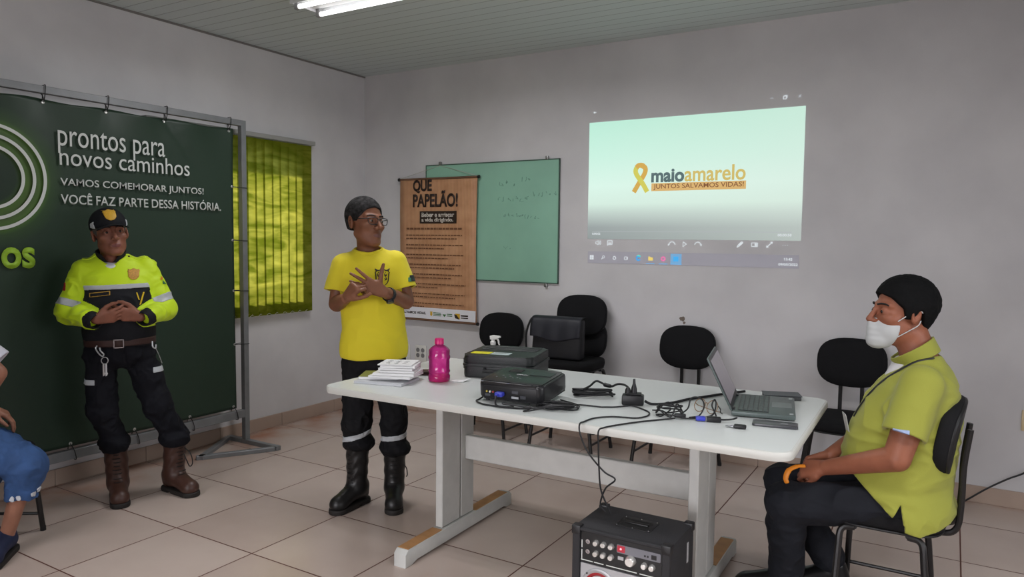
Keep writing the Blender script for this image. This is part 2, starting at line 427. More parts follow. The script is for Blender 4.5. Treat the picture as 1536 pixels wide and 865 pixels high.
# ================================================================ BANNER ON THE LEFT
M_STEEL = mat('frame_steel', S(128, 130, 132), 0.45, metal=0.35, var=0.08, vscale=12)
fx = 0.2
fs = thing('banner_stand', 'grey square-tube steel stand holding the green banner by the left wall', 'stand', (fx, -1.49, 0))
B().box((-0.02, -0.0, 0.03), (0.02, 0.04, 2.29), 0.002, 1).done('post', M_STEEL, fs)
B().box((-0.02, -3.36, 0.03), (0.02, -3.32, 2.29), 0.002, 1).done('post', M_STEEL, fs)
B().box((-0.02, -3.32, 2.25), (0.02, 0.0, 2.29), 0.002, 1).done('top_rail', M_STEEL, fs)
B().box((-0.02, -3.32, 0.195), (0.02, 0.0, 0.25), 0.002, 1).done('bottom_rail', M_STEEL, fs)
def bar(b, a, c, w, h):
    a = Vector(a); c = Vector(c); d = c - a; L = d.length; ang = math.atan2(d.y, d.x)
    b.box((0, -w / 2, 0), (L, w / 2, h), 0.002, 1, Matrix.Translation(a) @ Matrix.Rotation(ang, 4, 'Z'))
for y0, s in ((0.02, -1), (-3.34, 1)):
    b = B(); bar(b, (-0.185, y0, 0), (0.34, y0, 0), 0.038, 0.03); b.done('foot_bar', M_STEEL, fs)
    b = B(); bar(b, (-0.175, y0 + s * 0.02, 0), (0.09, y0 + s * 0.44, 0), 0.038, 0.028); bar(b, (0.32, y0 + s * 0.02, 0), (0.06, y0 + s * 0.45, 0), 0.038, 0.028)
    b.done('foot_brace', M_STEEL, fs)

def banner_material():
    m = mat('banner_vinyl', S(40, 58, 44), 0.42, spec=0.4); nt = m.node_tree; b = nt.nodes['Principled BSDF']
    N = lambda t: nt.nodes.new(t); L = nt.links.new
    tc = N('ShaderNodeTexCoord')
    # printed green halo around the rings (centre of the printed logo, banner-local metres)
    vm = N('ShaderNodeVectorMath'); vm.operation = 'DISTANCE'; L(tc.outputs['Object'], vm.inputs[0]); vm.inputs[1].default_value = (0, -3.06, 1.78)
    cr = N('ShaderNodeValToRGB'); e = cr.color_ramp.elements
    e[0].position = 0.0; e[0].color = S(32, 48, 38); e[1].position = 1.0; e[1].color = S(40, 57, 45)
    for p, c in ((0.13, S(34, 52, 38)), (0.18, S(74, 104, 44)), (0.225, S(72, 94, 52)), (0.275, S(78, 112, 48)), (0.31, S(50, 74, 44)), (0.38, S(39, 57, 43))):
        q = e.new(p); q.color = c
    L(vm.outputs['Value'], cr.inputs['Fac']); L(cr.outputs['Color'], b.inputs['Base Color'])
    n = N('ShaderNodeTexNoise'); n.inputs['Scale'].default_value = 2.5; n.inputs['Detail'].default_value = 3; n.inputs['Distortion'].default_value = 0.6; L(tc.outputs['Object'], n.inputs['Vector'])
    bp = N('ShaderNodeBump'); bp.inputs['Strength'].default_value = 0.25; bp.inputs['Distance'].default_value = 0.03
    L(n.outputs['Fac'], bp.inputs['Height']); L(bp.outputs['Normal'], b.inputs['Normal'])
    return m
M_WHITE_INK = mat('white_print', S(206, 210, 206), 0.5); M_LIME_INK = mat('lime_print', S(150, 190, 50), 0.5)
M_BLACK = mat('black_plastic', S(22, 22, 24), 0.45)
bn = thing('banner', 'dark green vinyl banner with white rings and white lettering tied in the steel stand', 'banner', (0.0, 0.0, 0.0))
bn.location = (fx, 0, 0)
BY0, BY1, BZ0, BZ1 = -4.79, -1.548, 0.268, 2.225
def bw(y, z):
    # slack waves: strongest at the top edge and a diagonal crease from the tie at the right
    t = max(0.0, (z - 1.9) / 0.33); w = 0.012 * t * t * math.sin((y + 1.58) * 17.0)
    dd = ((y + 2.05) * 0.80 - (2.22 - z) * 0.62)
    w += -0.010 * math.exp(-(dd / 0.02) ** 2) * max(0, min(1, (z - 1.80) / 0.2)) * (1 if -2.1 < y < -1.7 else 0)
    w += 0.004 * math.sin(y * 2.3 + z * 1.4)
    return w
def fsheet(u, v):
    y = BY0 + (BY1 - BY0) * u; z = BZ0 + (BZ1 - BZ0) * v
    if v > 0.999: z -= 0.006 * (1 + math.cos((y + 1.578) * 2 * PI / 0.42 + PI))
    return Vector((bw(y, z), y, z))
sheet = B().grid(fsheet, 160, 90).done('sheet', banner_material(), bn, recalc=False, angle=180)
mod = sheet.modifiers.new('thickness', 'SOLIDIFY'); mod.thickness = 0.0016; mod.offset = 0
FB = fr((0.0175, 0, 0), (0, 1, 0), (0, 0, 1))     # x = world y, y = world z
text(bn, 'lettering', 'prontos para', M_WHITE_INK, FB, -2.716, 1.936, 0.646, 0.142, 0.0)
text(bn, 'lettering', 'novos caminhos', M_WHITE_INK, FB, -2.710, 1.870, 0.811, 0.100, 0.0)
text(bn, 'lettering', 'VAMOS COMEMORAR JUNTOS!', M_WHITE_INK, FB, -2.710, 1.745, 0.913, 0.054, 0.012)
text(bn, 'lettering', 'VOCÊ FAZ PARTE DESSA HISTÓRIA.', M_WHITE_INK, FB, -2.710, 1.654, 1.046, 0.068, 0.012)
text(bn, 'lettering', 'os', M_LIME_INK, FB, -3.02, 1.298, 0.167, 0.115, 0.03)
for R in (0.272, 0.217, 0.161):
    b = B()
    n = 96; rr = 0.0085
    def fring(u, v, R=R): 
        a = 2 * PI * u; r = R - rr + 2 * rr * v
        return FB @ Vector((-3.06 + r * math.cos(a), 1.78 + r * math.sin(a), 0.0))
    b.grid(fring, n, 3, closed_u=True)
    o = b.done('printed_ring', M_WHITE_INK, bn, flat=True)
    mod = o.modifiers.new('thickness', 'SOLIDIFY'); mod.thickness = 0.001
M_EYE = mat('eyelet', S(190, 190, 186), 0.35, metal=0.7)
def eyelet(y, z):
    M = fr((bw(y, z) + 0.001, y, z), (0, 1, 0), (0, 0, 1))
    B().lathe([(0.005, 0.0), (0.009, 0.0), (0.010, 0.002), (0.008, 0.003), (0.005, 0.002)], 14, M).done('eyelet', M_EYE, bn)
def cord(pts): B().tube(pts, 0.0026, 6, sub=5).done('tie', M_BLACK, bn)
for y in (-2.776, -2.426, -2.051, -1.578, -3.13, -3.5, -3.9, -4.3, -4.7):
    z = 2.205 if y > -4.5 else 2.2
    eyelet(y, z)
    cord([(0.003, y, z), (0.026, y - 0.004, 2.245), (0.024, y, 2.292), (0.0, y + 0.003, 2.296), (-0.024, y + 0.005, 2.29), (-0.022, y + 0.006, 2.24), (0.004, y - 0.012, z + 0.003)])
    cord([(0.006, y, z + 0.004), (0.016, y - 0.012, z + 0.03), (0.013, y - 0.02, z + 0.042)])
for z in (1.826, 1.456, 1.103, 0.725):
    eyelet(-1.556, z)
    cord([(0.004, -1.556, z), (0.026, -1.50, z - 0.003), (0.026, -1.455, z - 0.004), (0.0, -1.446, z - 0.004), (-0.025, -1.452, z - 0.002), (-0.024, -1.50, z), (0.0, -1.55, z + 0.002)])
for y in (-1.574, -1.922, -2.307, -2.691, -3.1, -3.5, -3.9, -4.3, -4.7):
    z = 0.285
    eyelet(y, z)
    cord([(0.004, y, z), (0.026, y + 0.01, 0.245), (0.025, y + 0.02, 0.195), (0.0, y + 0.02, 0.19), (-0.024, y + 0.01, 0.2), (-0.023, y, 0.25), (0.0, y - 0.004, z)])

# ================================================================ BACK WALL THINGS
# green board
M_BOARD = mat('green_board_paint', S(142, 188, 166), 0.35, var=0.07, vscale=3); M_CHALK = mat('faint_marker', S(116, 158, 140), 0.5)
bd = thing('green_board', 'plain pale green writing board fixed to the back wall behind the brown poster', 'board', (1.32, -0.003, 1.62))
B().box((-0.622, -0.012, -0.466), (0.627, -0.002, 0.468), 0.002, 1).done('panel', M_BOARD, bd, flat=True)
b = B(); 
for lo, hi in (((-0.627, -0.016, 0.464), (0.632, -0.002, 0.472)), ((-0.627, -0.016, -0.471), (0.632, -0.002, -0.463)), ((-0.627, -0.016, -0.471), (-0.620, -0.002, 0.472)), ((0.625, -0.016, -0.471), (0.632, -0.002, 0.472))):
    b.box(lo, hi)
b.done('edge_strip', mat('board_edge', S(70, 96, 84), 0.5), bd, flat=True)
for cx, cz in ((-0.48, 0.472), (0.523, 0.472), (0.526, -0.472)):
    s = 1 if cz > 0 else -1
    b = B(); b.box((cx - 0.012, -0.02, min(cz, cz + s * 0.02) - 0.006), (cx + 0.012, 0.0, max(cz, cz + s * 0.02) + 0.003), 0.004, 2)
    b.cone((cx, -0.022, cz + s * 0.010), (cx, -0.008, cz + s * 0.010), 0.006, n=10)
    b.done('clip', mat('steel_clip', S(150, 150, 148), 0.3, metal=0.8), bd)
FBd = fr((0, -0.0125, 0), (1, 0, 0), (0, 0, 1))
random.seed(8)
def scribble(x0, z0, n, h):
    pts = []; x = x0
    b = B()
    for i in range(n):
        w = h * random.uniform(0.5, 0.9)
        p = [FBd @ Vector((x + w * random.random(), z0 + h * random.random(), 0)) for _ in range(random.randint(3, 4))]
        b.tube(p, 0.0022, 4, sub=4); x += w * 1.25
    b.done('faint_writing', M_CHALK, bd)
scribble(0.10, 0.27, 3, 0.06); scribble(0.29, 0.30, 3, 0.05); scribble(0.08, 0.15, 7, 0.05); scribble(0.40, 0.19, 6, 0.04); scribble(0.13, 0.03, 5, 0.04); scribble(0.30, 0.02, 6, 0.035); scribble(0.14, -0.22, 3, 0.03)

# brown cardboard-look poster
def poster_material():
    m = mat('poster_print', S(150, 112, 82), 0.55); nt = m.node_tree; b = nt.nodes['Principled BSDF']
    N = lambda t: nt.nodes.new(t); L = nt.links.new
    tc = N('ShaderNodeTexCoord'); w = N('ShaderNodeTexWave'); w.wave_type = 'BANDS'; w.bands_direction = 'X'; w.inputs['Scale'].default_value = 22; w.inputs['Distortion'].default_value = 0.6
    L(tc.outputs['Object'], w.inputs['Vector'])
    n = N('ShaderNodeTexNoise'); n.inputs['Scale'].default_value = 9; n.inputs['Detail'].default_value = 6; L(tc.outputs['Object'], n.inputs['Vector'])
    a = N('ShaderNodeMath'); a.operation = 'MULTIPLY_ADD'; L(w.outputs['Fac'], a.inputs[0]); a.inputs[1].default_value = 0.35; L(n.outputs['Fac'], a.inputs[2])
    cr = N('ShaderNodeValToRGB'); e = cr.color_ramp.elements; e[0].position = 0.3; e[0].color = S(166, 116, 80); e[1].position = 0.95; e[1].color = S(204, 156, 118)
    L(a.outputs[0], cr.inputs['Fac']); L(cr.outputs['Color'], b.inputs['Base Color']); return m
ps = thing('poster', 'brown cardboard-look hanging poster headed QUE PAPELÃO on the back wall', 'poster', (0.838, -0.045, 1.39))
def fpost(u, v): return Vector((-0.392 + 0.784 * u - 0.006 * math.sin(PI * v), 0.004 * math.sin(v * 5 + u * 2), -0.59 + 1.175 * v))
sh = B().grid(fpost, 12, 40).done('sheet', poster_material(), ps, recalc=False, angle=180)
mod = sh.modifiers.new('thickness', 'SOLIDIFY'); mod.thickness = 0.001
M_ROD = mat('wood_rod', S(110, 80, 60), 0.5)
for z in (0.587, -0.592):
    B().cone((-0.398, 0, z), (0.398, 0, z), 0.009, n=12).done('rod', M_ROD, ps)
    for s in (-1, 1): B().lathe([(0.0, -0.010), (0.010, -0.008), (0.014, 0.0), (0.014, 0.012), (0.0, 0.014)], 14, Matrix.Translation((s * 0.402, 0, z)) @ Matrix.Rotation(s * PI / 2, 4, 'Y')).done('rod_cap', M_BLACK, ps)
B().tube([(-0.39, 0.0, 0.595), (0.0, 0.03, 0.695), (0.39, 0.0, 0.595)], 0.0022, 6, smooth=False).done('hanging_cord', mat('poster_cord', S(180, 180, 172), 0.6), ps)
FP = fr((0, -0.0075, 0), (1, 0, 0), (0, 0, 1)); M_DINK = mat('dark_brown_print', S(44, 28, 20), 0.55); M_MINK = mat('brown_print', S(112, 74, 50), 0.55); M_PALE = mat('pale_print', S(214, 206, 196), 0.55)
text(ps, 'lettering', 'QUE', M_DINK, FP, -0.252, 0.468, 0.197, 0.112, 0.035)
text(ps, 'lettering', 'PAPELÃO!', M_DINK, FP, -0.252, 0.352, 0.461, 0.135, 0.03)
B().prism([(-0.180, 0.217), (0.197, 0.217), (0.197, 0.319), (-0.180, 0.319)], 0.0, 0.001, FP).done('slogan_strip', M_DINK, ps, flat=True)
FP2 = fr((0, -0.0088, 0), (1, 0, 0), (0, 0, 1))
text(ps, 'lettering', 'Beber e arriscar', M_PALE, FP2, -0.160, 0.271, 0.335, 0.036, 0.03)
text(ps, 'lettering', 'a vida dirigindo.', M_PALE, FP2, -0.160, 0.222, 0.325, 0.042, 0.03)
random.seed(3)
rows = [(0.166, -0.32, 0.255, 0.020, 0.02)]
z = 0.115
for g in range(8):
    rows.append((z, -0.325, random.uniform(0.24, 0.29), 0.012, 0.012)); rows.append((z - 0.028, -0.325, random.uniform(-0.2, 0.25) if g % 2 else random.uniform(0.1, 0.28), 0.012, 0.012)); z -= 0.0815
for z, x0, x1, h, bold in rows:
    # print too small to read in the photo: a line of tiny dashes
    b = B(); x = x0
    while x < x1:
        w = random.uniform(0.012, 0.04); b.prism([(x, z), (min(x + w, x1), z), (min(x + w, x1), z + h * 0.75), (x, z + h * 0.75)], 0, 0.0006, FP); x += w + 0.007
    b.done('small_print', M_MINK, ps, flat=True)
B().prism([(-0.39, -0.58), (0.39, -0.58), (0.39, -0.487), (-0.39, -0.487)], 0.0, 0.0008, FP).done('white_strip', mat('white_strip_paper', S(226, 226, 232), 0.6), ps, flat=True)
text(ps, 'lettering', 'SALVAMOS VIDAS.', M_DINK, FP2, -0.375, -0.545, 0.265, 0.022, 0.03)
text(ps, 'lettering', 'JUNTOS', M_DINK, FP2, -0.375, -0.517, 0.09, 0.02, 0.03)
M_GOLD = mat('gold_print', S(208, 168, 50), 0.5); M_GRN = mat('green_print', S(60, 110, 60), 0.5)
def badge_poly(cx, cy, w, h): return [(cx - w, cy + h), (cx - .4 * w, cy + .85 * h), (cx, cy + h), (cx + .4 * w, cy + .85 * h), (cx + w, cy + h), (cx + .8 * w, cy + .3 * h), (cx + .95 * w, cy - .3 * h), (cx + .5 * w, cy - .8 * h), (cx, cy - h), (cx - .5 * w, cy - .8 * h), (cx - .95 * w, cy - .3 * h), (cx - .8 * w, cy + .3 * h)]
B().prism(badge_poly(-0.055, -0.535, 0.013, 0.02), 0, 0.0008, FP2).done('emblem', M_GOLD, ps, flat=True)
b = B(); 
for z, x1 in ((-0.528, 0.045), (-0.540, 0.05), (-0.551, 0.045)): b.prism([(-0.034, z), (x1, z), (x1, z + 0.006), (-0.034, z + 0.006)], 0, 0.0008, FP2)
b.done('small_print', M_GRN, ps, flat=True)
B().prism([(0.062, -0.533), (0.10, -0.533), (0.081, -0.555)], 0, 0.0008, FP2).done('emblem', M_GRN, ps, flat=True)
b = B()
for z in (-0.533, -0.547): b.prism([(0.108, z), (0.16, z), (0.16, z + 0.007), (0.108, z + 0.007)], 0, 0.0008, FP2)
b.done('small_print', M_GRN, ps, flat=True)
B().prism([(0.19, -0.520), (0.238, -0.520), (0.238, -0.56), (0.215, -0.56), (0.19, -0.545)], 0, 0.0008, FP2).done('emblem', M_GOLD, ps, flat=True)
B().prism([(0.18, -0.525), (0.205, -0.530), (0.236, -0.567), (0.19, -0.558)], 0, 0.0012, FP2).done('emblem', M_DINK, ps, flat=True)
b = B()
for z, h in ((-0.540, 0.012), (-0.556, 0.008)): b.prism([(0.246, z), (0.318, z), (0.318, z + h), (0.246, z + h)], 0, 0.0008, FP2)
b.done('small_print', M_DINK, ps, flat=True)
# nail carrying the poster cord
# wall sockets
M_PLATE = mat('socket_plate', S(214, 212, 206), 0.4); M_HOLE = mat('socket_hole', S(120, 118, 118), 0.5)
so = thing('wall_socket', 'white four-outlet wall socket behind the pink bottle', 'socket', (0.637, 0, 0.50))
B().box((-0.058, -0.012, -0.072), (0.058, 0, 0.072), 0.004, 2).done('plate', M_PLATE, so)
for sx in (-1, 1):
    for sz in (0.03, -0.015):
        B().lathe([(0.0, 0.0), (0.017, 0.0), (0.019, 0.003), (0.0, 0.003)], 18, fr((sx * 0.026, -0.012, sz), (1, 0, 0), (0, 0, 1))).done('outlet', M_HOLE, so)
sw = thing('light_switch', 'white switch plate on the back wall just left of the four-outlet socket', 'switch', (0.475, 0, 0.495))
B().box((-0.045, -0.010, -0.075), (0.045, 0, 0.075), 0.004, 2).done('plate', M_PLATE, sw)
B().box((-0.012, -0.016, -0.028), (0.012, -0.008, 0.004), 0.003, 2).done('rocker', M_PLATE, sw)
sr = thing('wall_socket', 'cream wall socket low on the back wall at the right edge of the photo', 'socket', (4.90, 0, 0.505))
B().box((-0.03, -0.012, -0.058), (0.05, 0, 0.058), 0.004, 2).done('plate', mat('cream_plate', S(206, 186, 150), 0.45), sr)
B().lathe([(0.0, 0.0), (0.02, 0.0), (0.021, 0.003), (0.0, 0.003)], 18, fr((0.01, -0.012, 0.0), (1, 0, 0), (0, 0, 1))).done('outlet', M_HOLE, sr)
tag(B().tube([(5.05, -0.02, 0.42), (4.97, -0.02, 0.30), (4.90, -0.03, 0.22), (4.82, -0.04, 0.17), (4.72, -0.06, 0.10), (4.62, -0.12, 0.03), (4.55, -0.2, 0.006), (4.45, -0.24, 0.0055), (4.3, -0.22, 0.0055), (4.1, -0.05, 0.0055), (3.98, -0.02, 0.06), (3.93, -0.02, 0.09)], 0.005, 7).done('wall_cable', M_BLACK), 'black power cable trailing along the skirting behind the seated man', 'cable')
# plaster chips and a nail hole in the paint
M_CHIP = mat('bare_plaster', S(120, 108, 98), 0.9)
random.seed(5)
for nm, cx, cz, r, lab in (('plaster_chip', 2.915, 0.945, 0.022, 'chipped paint spot on the back wall above the chair behind the laptop'), ('plaster_chip', 2.93, 0.92, 0.012, 'small chip just below the larger paint chip above the chair behind the laptop')):
    b = B(); n = 11
    b.prism([(cx + r * random.uniform(.5, 1.1) * math.cos(2 * PI * k / n), cz + r * random.uniform(.4, 1.0) * math.sin(2 * PI * k / n)) for k in range(n)], 0, 0.0008, fr((0, -0.0004, 0), (1, 0, 0), (0, 0, 1)))
    struct(b.done('paint_chip_large' if r > .02 else 'paint_chip_small', M_CHIP, flat=True))

# ================================================================ PROJECTED PICTURE
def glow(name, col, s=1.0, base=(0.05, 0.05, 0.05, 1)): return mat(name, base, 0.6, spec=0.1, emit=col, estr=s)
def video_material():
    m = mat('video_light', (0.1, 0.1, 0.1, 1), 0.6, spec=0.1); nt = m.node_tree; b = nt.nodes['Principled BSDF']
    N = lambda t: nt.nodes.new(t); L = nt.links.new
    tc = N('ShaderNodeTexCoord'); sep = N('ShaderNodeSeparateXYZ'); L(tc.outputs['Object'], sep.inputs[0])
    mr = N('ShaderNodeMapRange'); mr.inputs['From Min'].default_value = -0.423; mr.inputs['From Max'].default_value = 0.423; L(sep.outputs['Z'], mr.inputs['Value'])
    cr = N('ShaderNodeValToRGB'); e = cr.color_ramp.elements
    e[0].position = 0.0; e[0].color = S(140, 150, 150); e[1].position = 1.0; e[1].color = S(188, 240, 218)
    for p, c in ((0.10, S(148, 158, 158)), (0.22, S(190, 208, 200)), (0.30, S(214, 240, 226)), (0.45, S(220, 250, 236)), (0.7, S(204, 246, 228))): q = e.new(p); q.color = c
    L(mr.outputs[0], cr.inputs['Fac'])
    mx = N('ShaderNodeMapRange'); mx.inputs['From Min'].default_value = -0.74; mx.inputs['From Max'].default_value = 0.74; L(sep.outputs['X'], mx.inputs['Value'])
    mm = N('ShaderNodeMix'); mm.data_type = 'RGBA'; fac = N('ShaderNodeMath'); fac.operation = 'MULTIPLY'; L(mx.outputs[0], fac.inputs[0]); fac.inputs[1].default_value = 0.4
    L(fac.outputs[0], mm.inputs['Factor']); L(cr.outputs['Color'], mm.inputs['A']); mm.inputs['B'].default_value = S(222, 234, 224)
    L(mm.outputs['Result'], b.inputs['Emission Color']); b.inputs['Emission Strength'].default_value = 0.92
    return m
pj = thing('projected_picture', 'bright projected video picture with yellow ribbon logo on the back wall', 'projection', (2.9285, 0, 1.916))  # glowing sheets on the wall stand in for the projector's beam
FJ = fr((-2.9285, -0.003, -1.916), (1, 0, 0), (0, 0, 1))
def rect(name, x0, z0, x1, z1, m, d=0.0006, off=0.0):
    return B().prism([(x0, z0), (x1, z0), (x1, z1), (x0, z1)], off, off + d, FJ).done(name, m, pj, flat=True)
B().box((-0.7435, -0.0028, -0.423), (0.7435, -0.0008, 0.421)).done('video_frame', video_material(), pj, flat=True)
FJT = fr((-2.9285, -0.0036, -1.916), (1, 0, 0), (0, 0, 1))
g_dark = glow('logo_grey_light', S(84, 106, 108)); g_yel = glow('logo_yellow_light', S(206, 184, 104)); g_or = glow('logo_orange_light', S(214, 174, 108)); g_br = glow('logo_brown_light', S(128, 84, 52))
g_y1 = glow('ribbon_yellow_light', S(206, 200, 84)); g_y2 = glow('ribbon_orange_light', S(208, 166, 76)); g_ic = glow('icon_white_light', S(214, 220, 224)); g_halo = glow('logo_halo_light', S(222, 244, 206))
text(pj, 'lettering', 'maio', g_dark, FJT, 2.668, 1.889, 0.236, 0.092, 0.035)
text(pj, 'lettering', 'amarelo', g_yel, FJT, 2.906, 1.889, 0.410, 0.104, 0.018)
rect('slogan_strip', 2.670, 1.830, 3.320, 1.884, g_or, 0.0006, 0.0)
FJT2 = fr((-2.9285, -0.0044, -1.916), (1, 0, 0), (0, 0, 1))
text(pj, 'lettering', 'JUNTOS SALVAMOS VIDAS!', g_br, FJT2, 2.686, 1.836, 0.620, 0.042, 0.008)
def strip(name, pts, w, m, off):
    b = B(); P = smooth_path([(x, z, 0) for x, z in pts], 8)
    L = []; R = []
    for i, p in enumerate(P):
        d = (P[min(i + 1, len(P) - 1)] - P[max(i - 1, 0)]).normalized(); nn = Vector((-d.y, d.x, 0)); ww = w * 0.5
        L.append(p + nn * ww); R.append(p - nn * ww)
    for i in range(len(P) - 1):
        vs = [b.bm.verts.new(FJ @ Vector((q.x, q.y, off))) for q in (L[i], L[i + 1], R[i + 1], R[i])]; b.bm.faces.new(vs)
    bmesh.ops.remove_doubles(b.bm, verts=b.bm.verts, dist=1e-5)
    o = b.done(name, m, pj, flat=True); md = o.modifiers.new('t', 'SOLIDIFY'); md.thickness = 0.0005; return o
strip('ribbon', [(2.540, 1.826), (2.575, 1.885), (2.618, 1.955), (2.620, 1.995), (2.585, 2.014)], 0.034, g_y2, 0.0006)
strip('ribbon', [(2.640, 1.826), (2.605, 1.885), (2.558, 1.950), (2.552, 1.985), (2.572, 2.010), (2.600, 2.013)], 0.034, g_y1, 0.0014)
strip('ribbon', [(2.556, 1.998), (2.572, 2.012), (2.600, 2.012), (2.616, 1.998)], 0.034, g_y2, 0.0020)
# player controls, window buttons and task bar
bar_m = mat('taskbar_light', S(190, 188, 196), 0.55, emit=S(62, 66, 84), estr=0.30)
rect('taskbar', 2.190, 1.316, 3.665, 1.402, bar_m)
def icon(name, m, build, off=0.0012):
    b = B(); build(b); return b.done(name, m, pj, flat=True)
def pr(b, pts, d=0.0006, off=0.0012): b.prism(pts, off, off + d, FJ)
def ln(b, pts, w=0.005):
    for (xa, za), (xb, zb) in zip(pts, pts[1:]):
        d = Vector((xb - xa, zb - za)); n = Vector((-d.y, d.x)).normalized() * w / 2
        pr(b, [(xa + n.x, za + n.y), (xa - n.x, za - n.y), (xb - n.x, zb - n.y), (xb + n.x, zb + n.y)])
def arc(cx, cz, r, a0, a1, n=10): return [(cx + r * math.cos(math.radians(a0 + (a1 - a0) * k / n)), cz + r * math.sin(math.radians(a0 + (a1 - a0) * k / n))) for k in range(n + 1)]
icon('speaker_icon', g_ic, lambda b: (ln(b, [(2.252, 1.456), (2.262, 1.456), (2.272, 1.448), (2.272, 1.480), (2.262, 1.472), (2.252, 1.472), (2.252, 1.456)], 0.004), ln(b, arc(2.272, 1.464, 0.012, -50, 50), 0.004), ln(b, arc(2.272, 1.464, 0.02, -50, 50), 0.004)))
icon('caption_icon', g_ic, lambda b: (ln(b, [(2.346, 1.480), (2.382, 1.480), (2.382, 1.453), (2.352, 1.453), (2.346, 1.445), (2.346, 1.480)], 0.005), pr(b, [(2.352, 1.458), (2.376, 1.458), (2.376, 1.466), (2.352, 1.466)])))
icon('skip_back_icon', g_ic, lambda b: (ln(b, arc(2.829, 1.455, 0.022, 10, 170), 0.005), pr(b, [(2.80, 1.462), (2.816, 1.462), (2.804, 1.448)])))
icon('play_icon', g_ic, lambda b: ln(b, [(2.908, 1.446), (2.932, 1.462), (2.908, 1.478), (2.908, 1.446)], 0.004))
icon('skip_forward_icon', g_ic, lambda b: (ln(b, arc(3.011, 1.455, 0.022, 10, 170), 0.005), pr(b, [(3.040, 1.462), (3.024, 1.462), (3.036, 1.448)])))
icon('pencil_icon', g_ic, lambda b: (ln(b, [(3.274, 1.446), (3.282, 1.462), (3.304, 1.484), (3.312, 1.476), (3.290, 1.454), (3.274, 1.446)], 0.005), pr(b, [(3.284, 1.460), (3.290, 1.454), (3.308, 1.474), (3.302, 1.480)])))
icon('subtitle_icon', g_ic, lambda b: (ln(b, [(3.368, 1.452), (3.406, 1.452), (3.406, 1.476), (3.368, 1.476), (3.368, 1.452)], 0.004), pr(b, [(3.388, 1.456), (3.402, 1.456), (3.402, 1.472), (3.388, 1.472)])))
icon('fullscreen_icon', g_ic, lambda b: (ln(b, [(3.466, 1.450), (3.496, 1.480)], 0.005), pr(b, [(3.500, 1.484), (3.484, 1.484), (3.500, 1.468)]), pr(b, [(3.462, 1.446), (3.478, 1.446), (3.462, 1.462)])))
icon('more_icon', g_ic, lambda b: [pr(b, [(x, 1.460), (x + .005, 1.460), (x + .005, 1.465), (x, 1.465)]) for x in (3.562, 3.576, 3.590)])
g_dim = glow('icon_dim_light', S(176, 180, 184))
icon('minimise_icon', g_dim, lambda b: ln(b, [(3.456, 2.402), (3.474, 2.402)], 0.004))
icon('restore_icon', g_ic, lambda b: (ln(b, [(3.536, 2.390), (3.554, 2.390), (3.554, 2.408), (3.536, 2.408), (3.536, 2.390)], 0.004), ln(b, [(3.542, 2.412), (3.559, 2.412), (3.559, 2.395)], 0.003)))
icon('close_icon', g_dim, lambda b: (ln(b, [(3.627, 2.391), (3.643, 2.409)], 0.004), ln(b, [(3.627, 2.409), (3.643, 2.391)], 0.004)))
icon('back_icon', g_ic, lambda b: (ln(b, [(2.220, 2.408), (2.238, 2.408)], 0.004), pr(b, [(2.214, 2.408), (2.226, 2.416), (2.226, 2.400)])))
icon('start_icon', g_ic, lambda b: [pr(b, [(x, z), (x + .014, z), (x + .014, z + .015), (x, z + .015)]) for x in (2.207, 2.223) for z in (1.341, 1.358)])
icon('search_icon', g_ic, lambda b: (ln(b, arc(2.316, 1.362, 0.009, 0, 360), 0.003), ln(b, [(2.309, 1.355), (2.300, 1.345)], 0.004)))
icon('circle_icon', g_ic, lambda b: ln(b, arc(2.402, 1.356, 0.011, 0, 360), 0.005))
icon('taskview_icon', g_ic, lambda b: (ln(b, [(2.480, 1.346), (2.498, 1.346), (2.498, 1.366), (2.480, 1.366), (2.480, 1.346)], 0.004), ln(b, [(2.504, 1.346), (2.504, 1.366)], 0.003)))
icon('browser_icon', glow('blue_icon_light', S(70, 160, 224)), lambda b: (ln(b, arc(2.586, 1.358, 0.014, 30, 330), 0.013),))
icon('browser_swirl', glow('teal_icon_light', S(110, 220, 190)), lambda b: ln(b, arc(2.588, 1.366, 0.012, 20, 150), 0.010))
icon('folder_icon', glow('folder_icon_light', S(232, 206, 110)), lambda b: (pr(b, [(2.660, 1.344), (2.694, 1.344), (2.694, 1.366), (2.676, 1.366), (2.672, 1.372), (2.660, 1.372)]),))
icon('ring_icon', glow('pink_icon_light', S(224, 120, 170)), lambda b: ln(b, arc(2.769, 1.358, 0.013, 0, 360), 0.012))
rect('active_tile', 2.822, 1.325, 2.900, 1.394, glow('tile_light', S(112, 164, 206)), 0.0006, 0.0006)
icon('film_icon', glow('film_icon_light', S(60, 170, 236)), lambda b: pr(b, [(2.842, 1.342), (2.878, 1.342), (2.878, 1.376), (2.842, 1.376)]))
icon('underline', glow('underline_light', S(110, 170, 220)), lambda b: [pr(b, [(x0, 1.320), (x1, 1.320), (x1, 1.325), (x0, 1.325)]) for x0, x1 in ((2.645, 2.706), (2.738, 2.80), (2.820, 2.902))])
text(pj, 'clock_text', '13:42', g_ic, FJT, 3.575, 1.366, 0.05, 0.016, 0.02)
text(pj, 'clock_text', '09/05/2022', g_ic, FJT, 3.540, 1.332, 0.118, 0.016, 0.02)
text(pj, 'clock_text', '0:00:02', g_ic, FJT, 2.222, 1.523, 0.065, 0.015, 0.02)
text(pj, 'clock_text', '00:00:58', g_ic, FJT, 3.530, 1.520, 0.085, 0.016, 0.02)
rect('seek_line', 2.222, 1.545, 3.615, 1.548, g_dim, 0.0004, 0.0008)
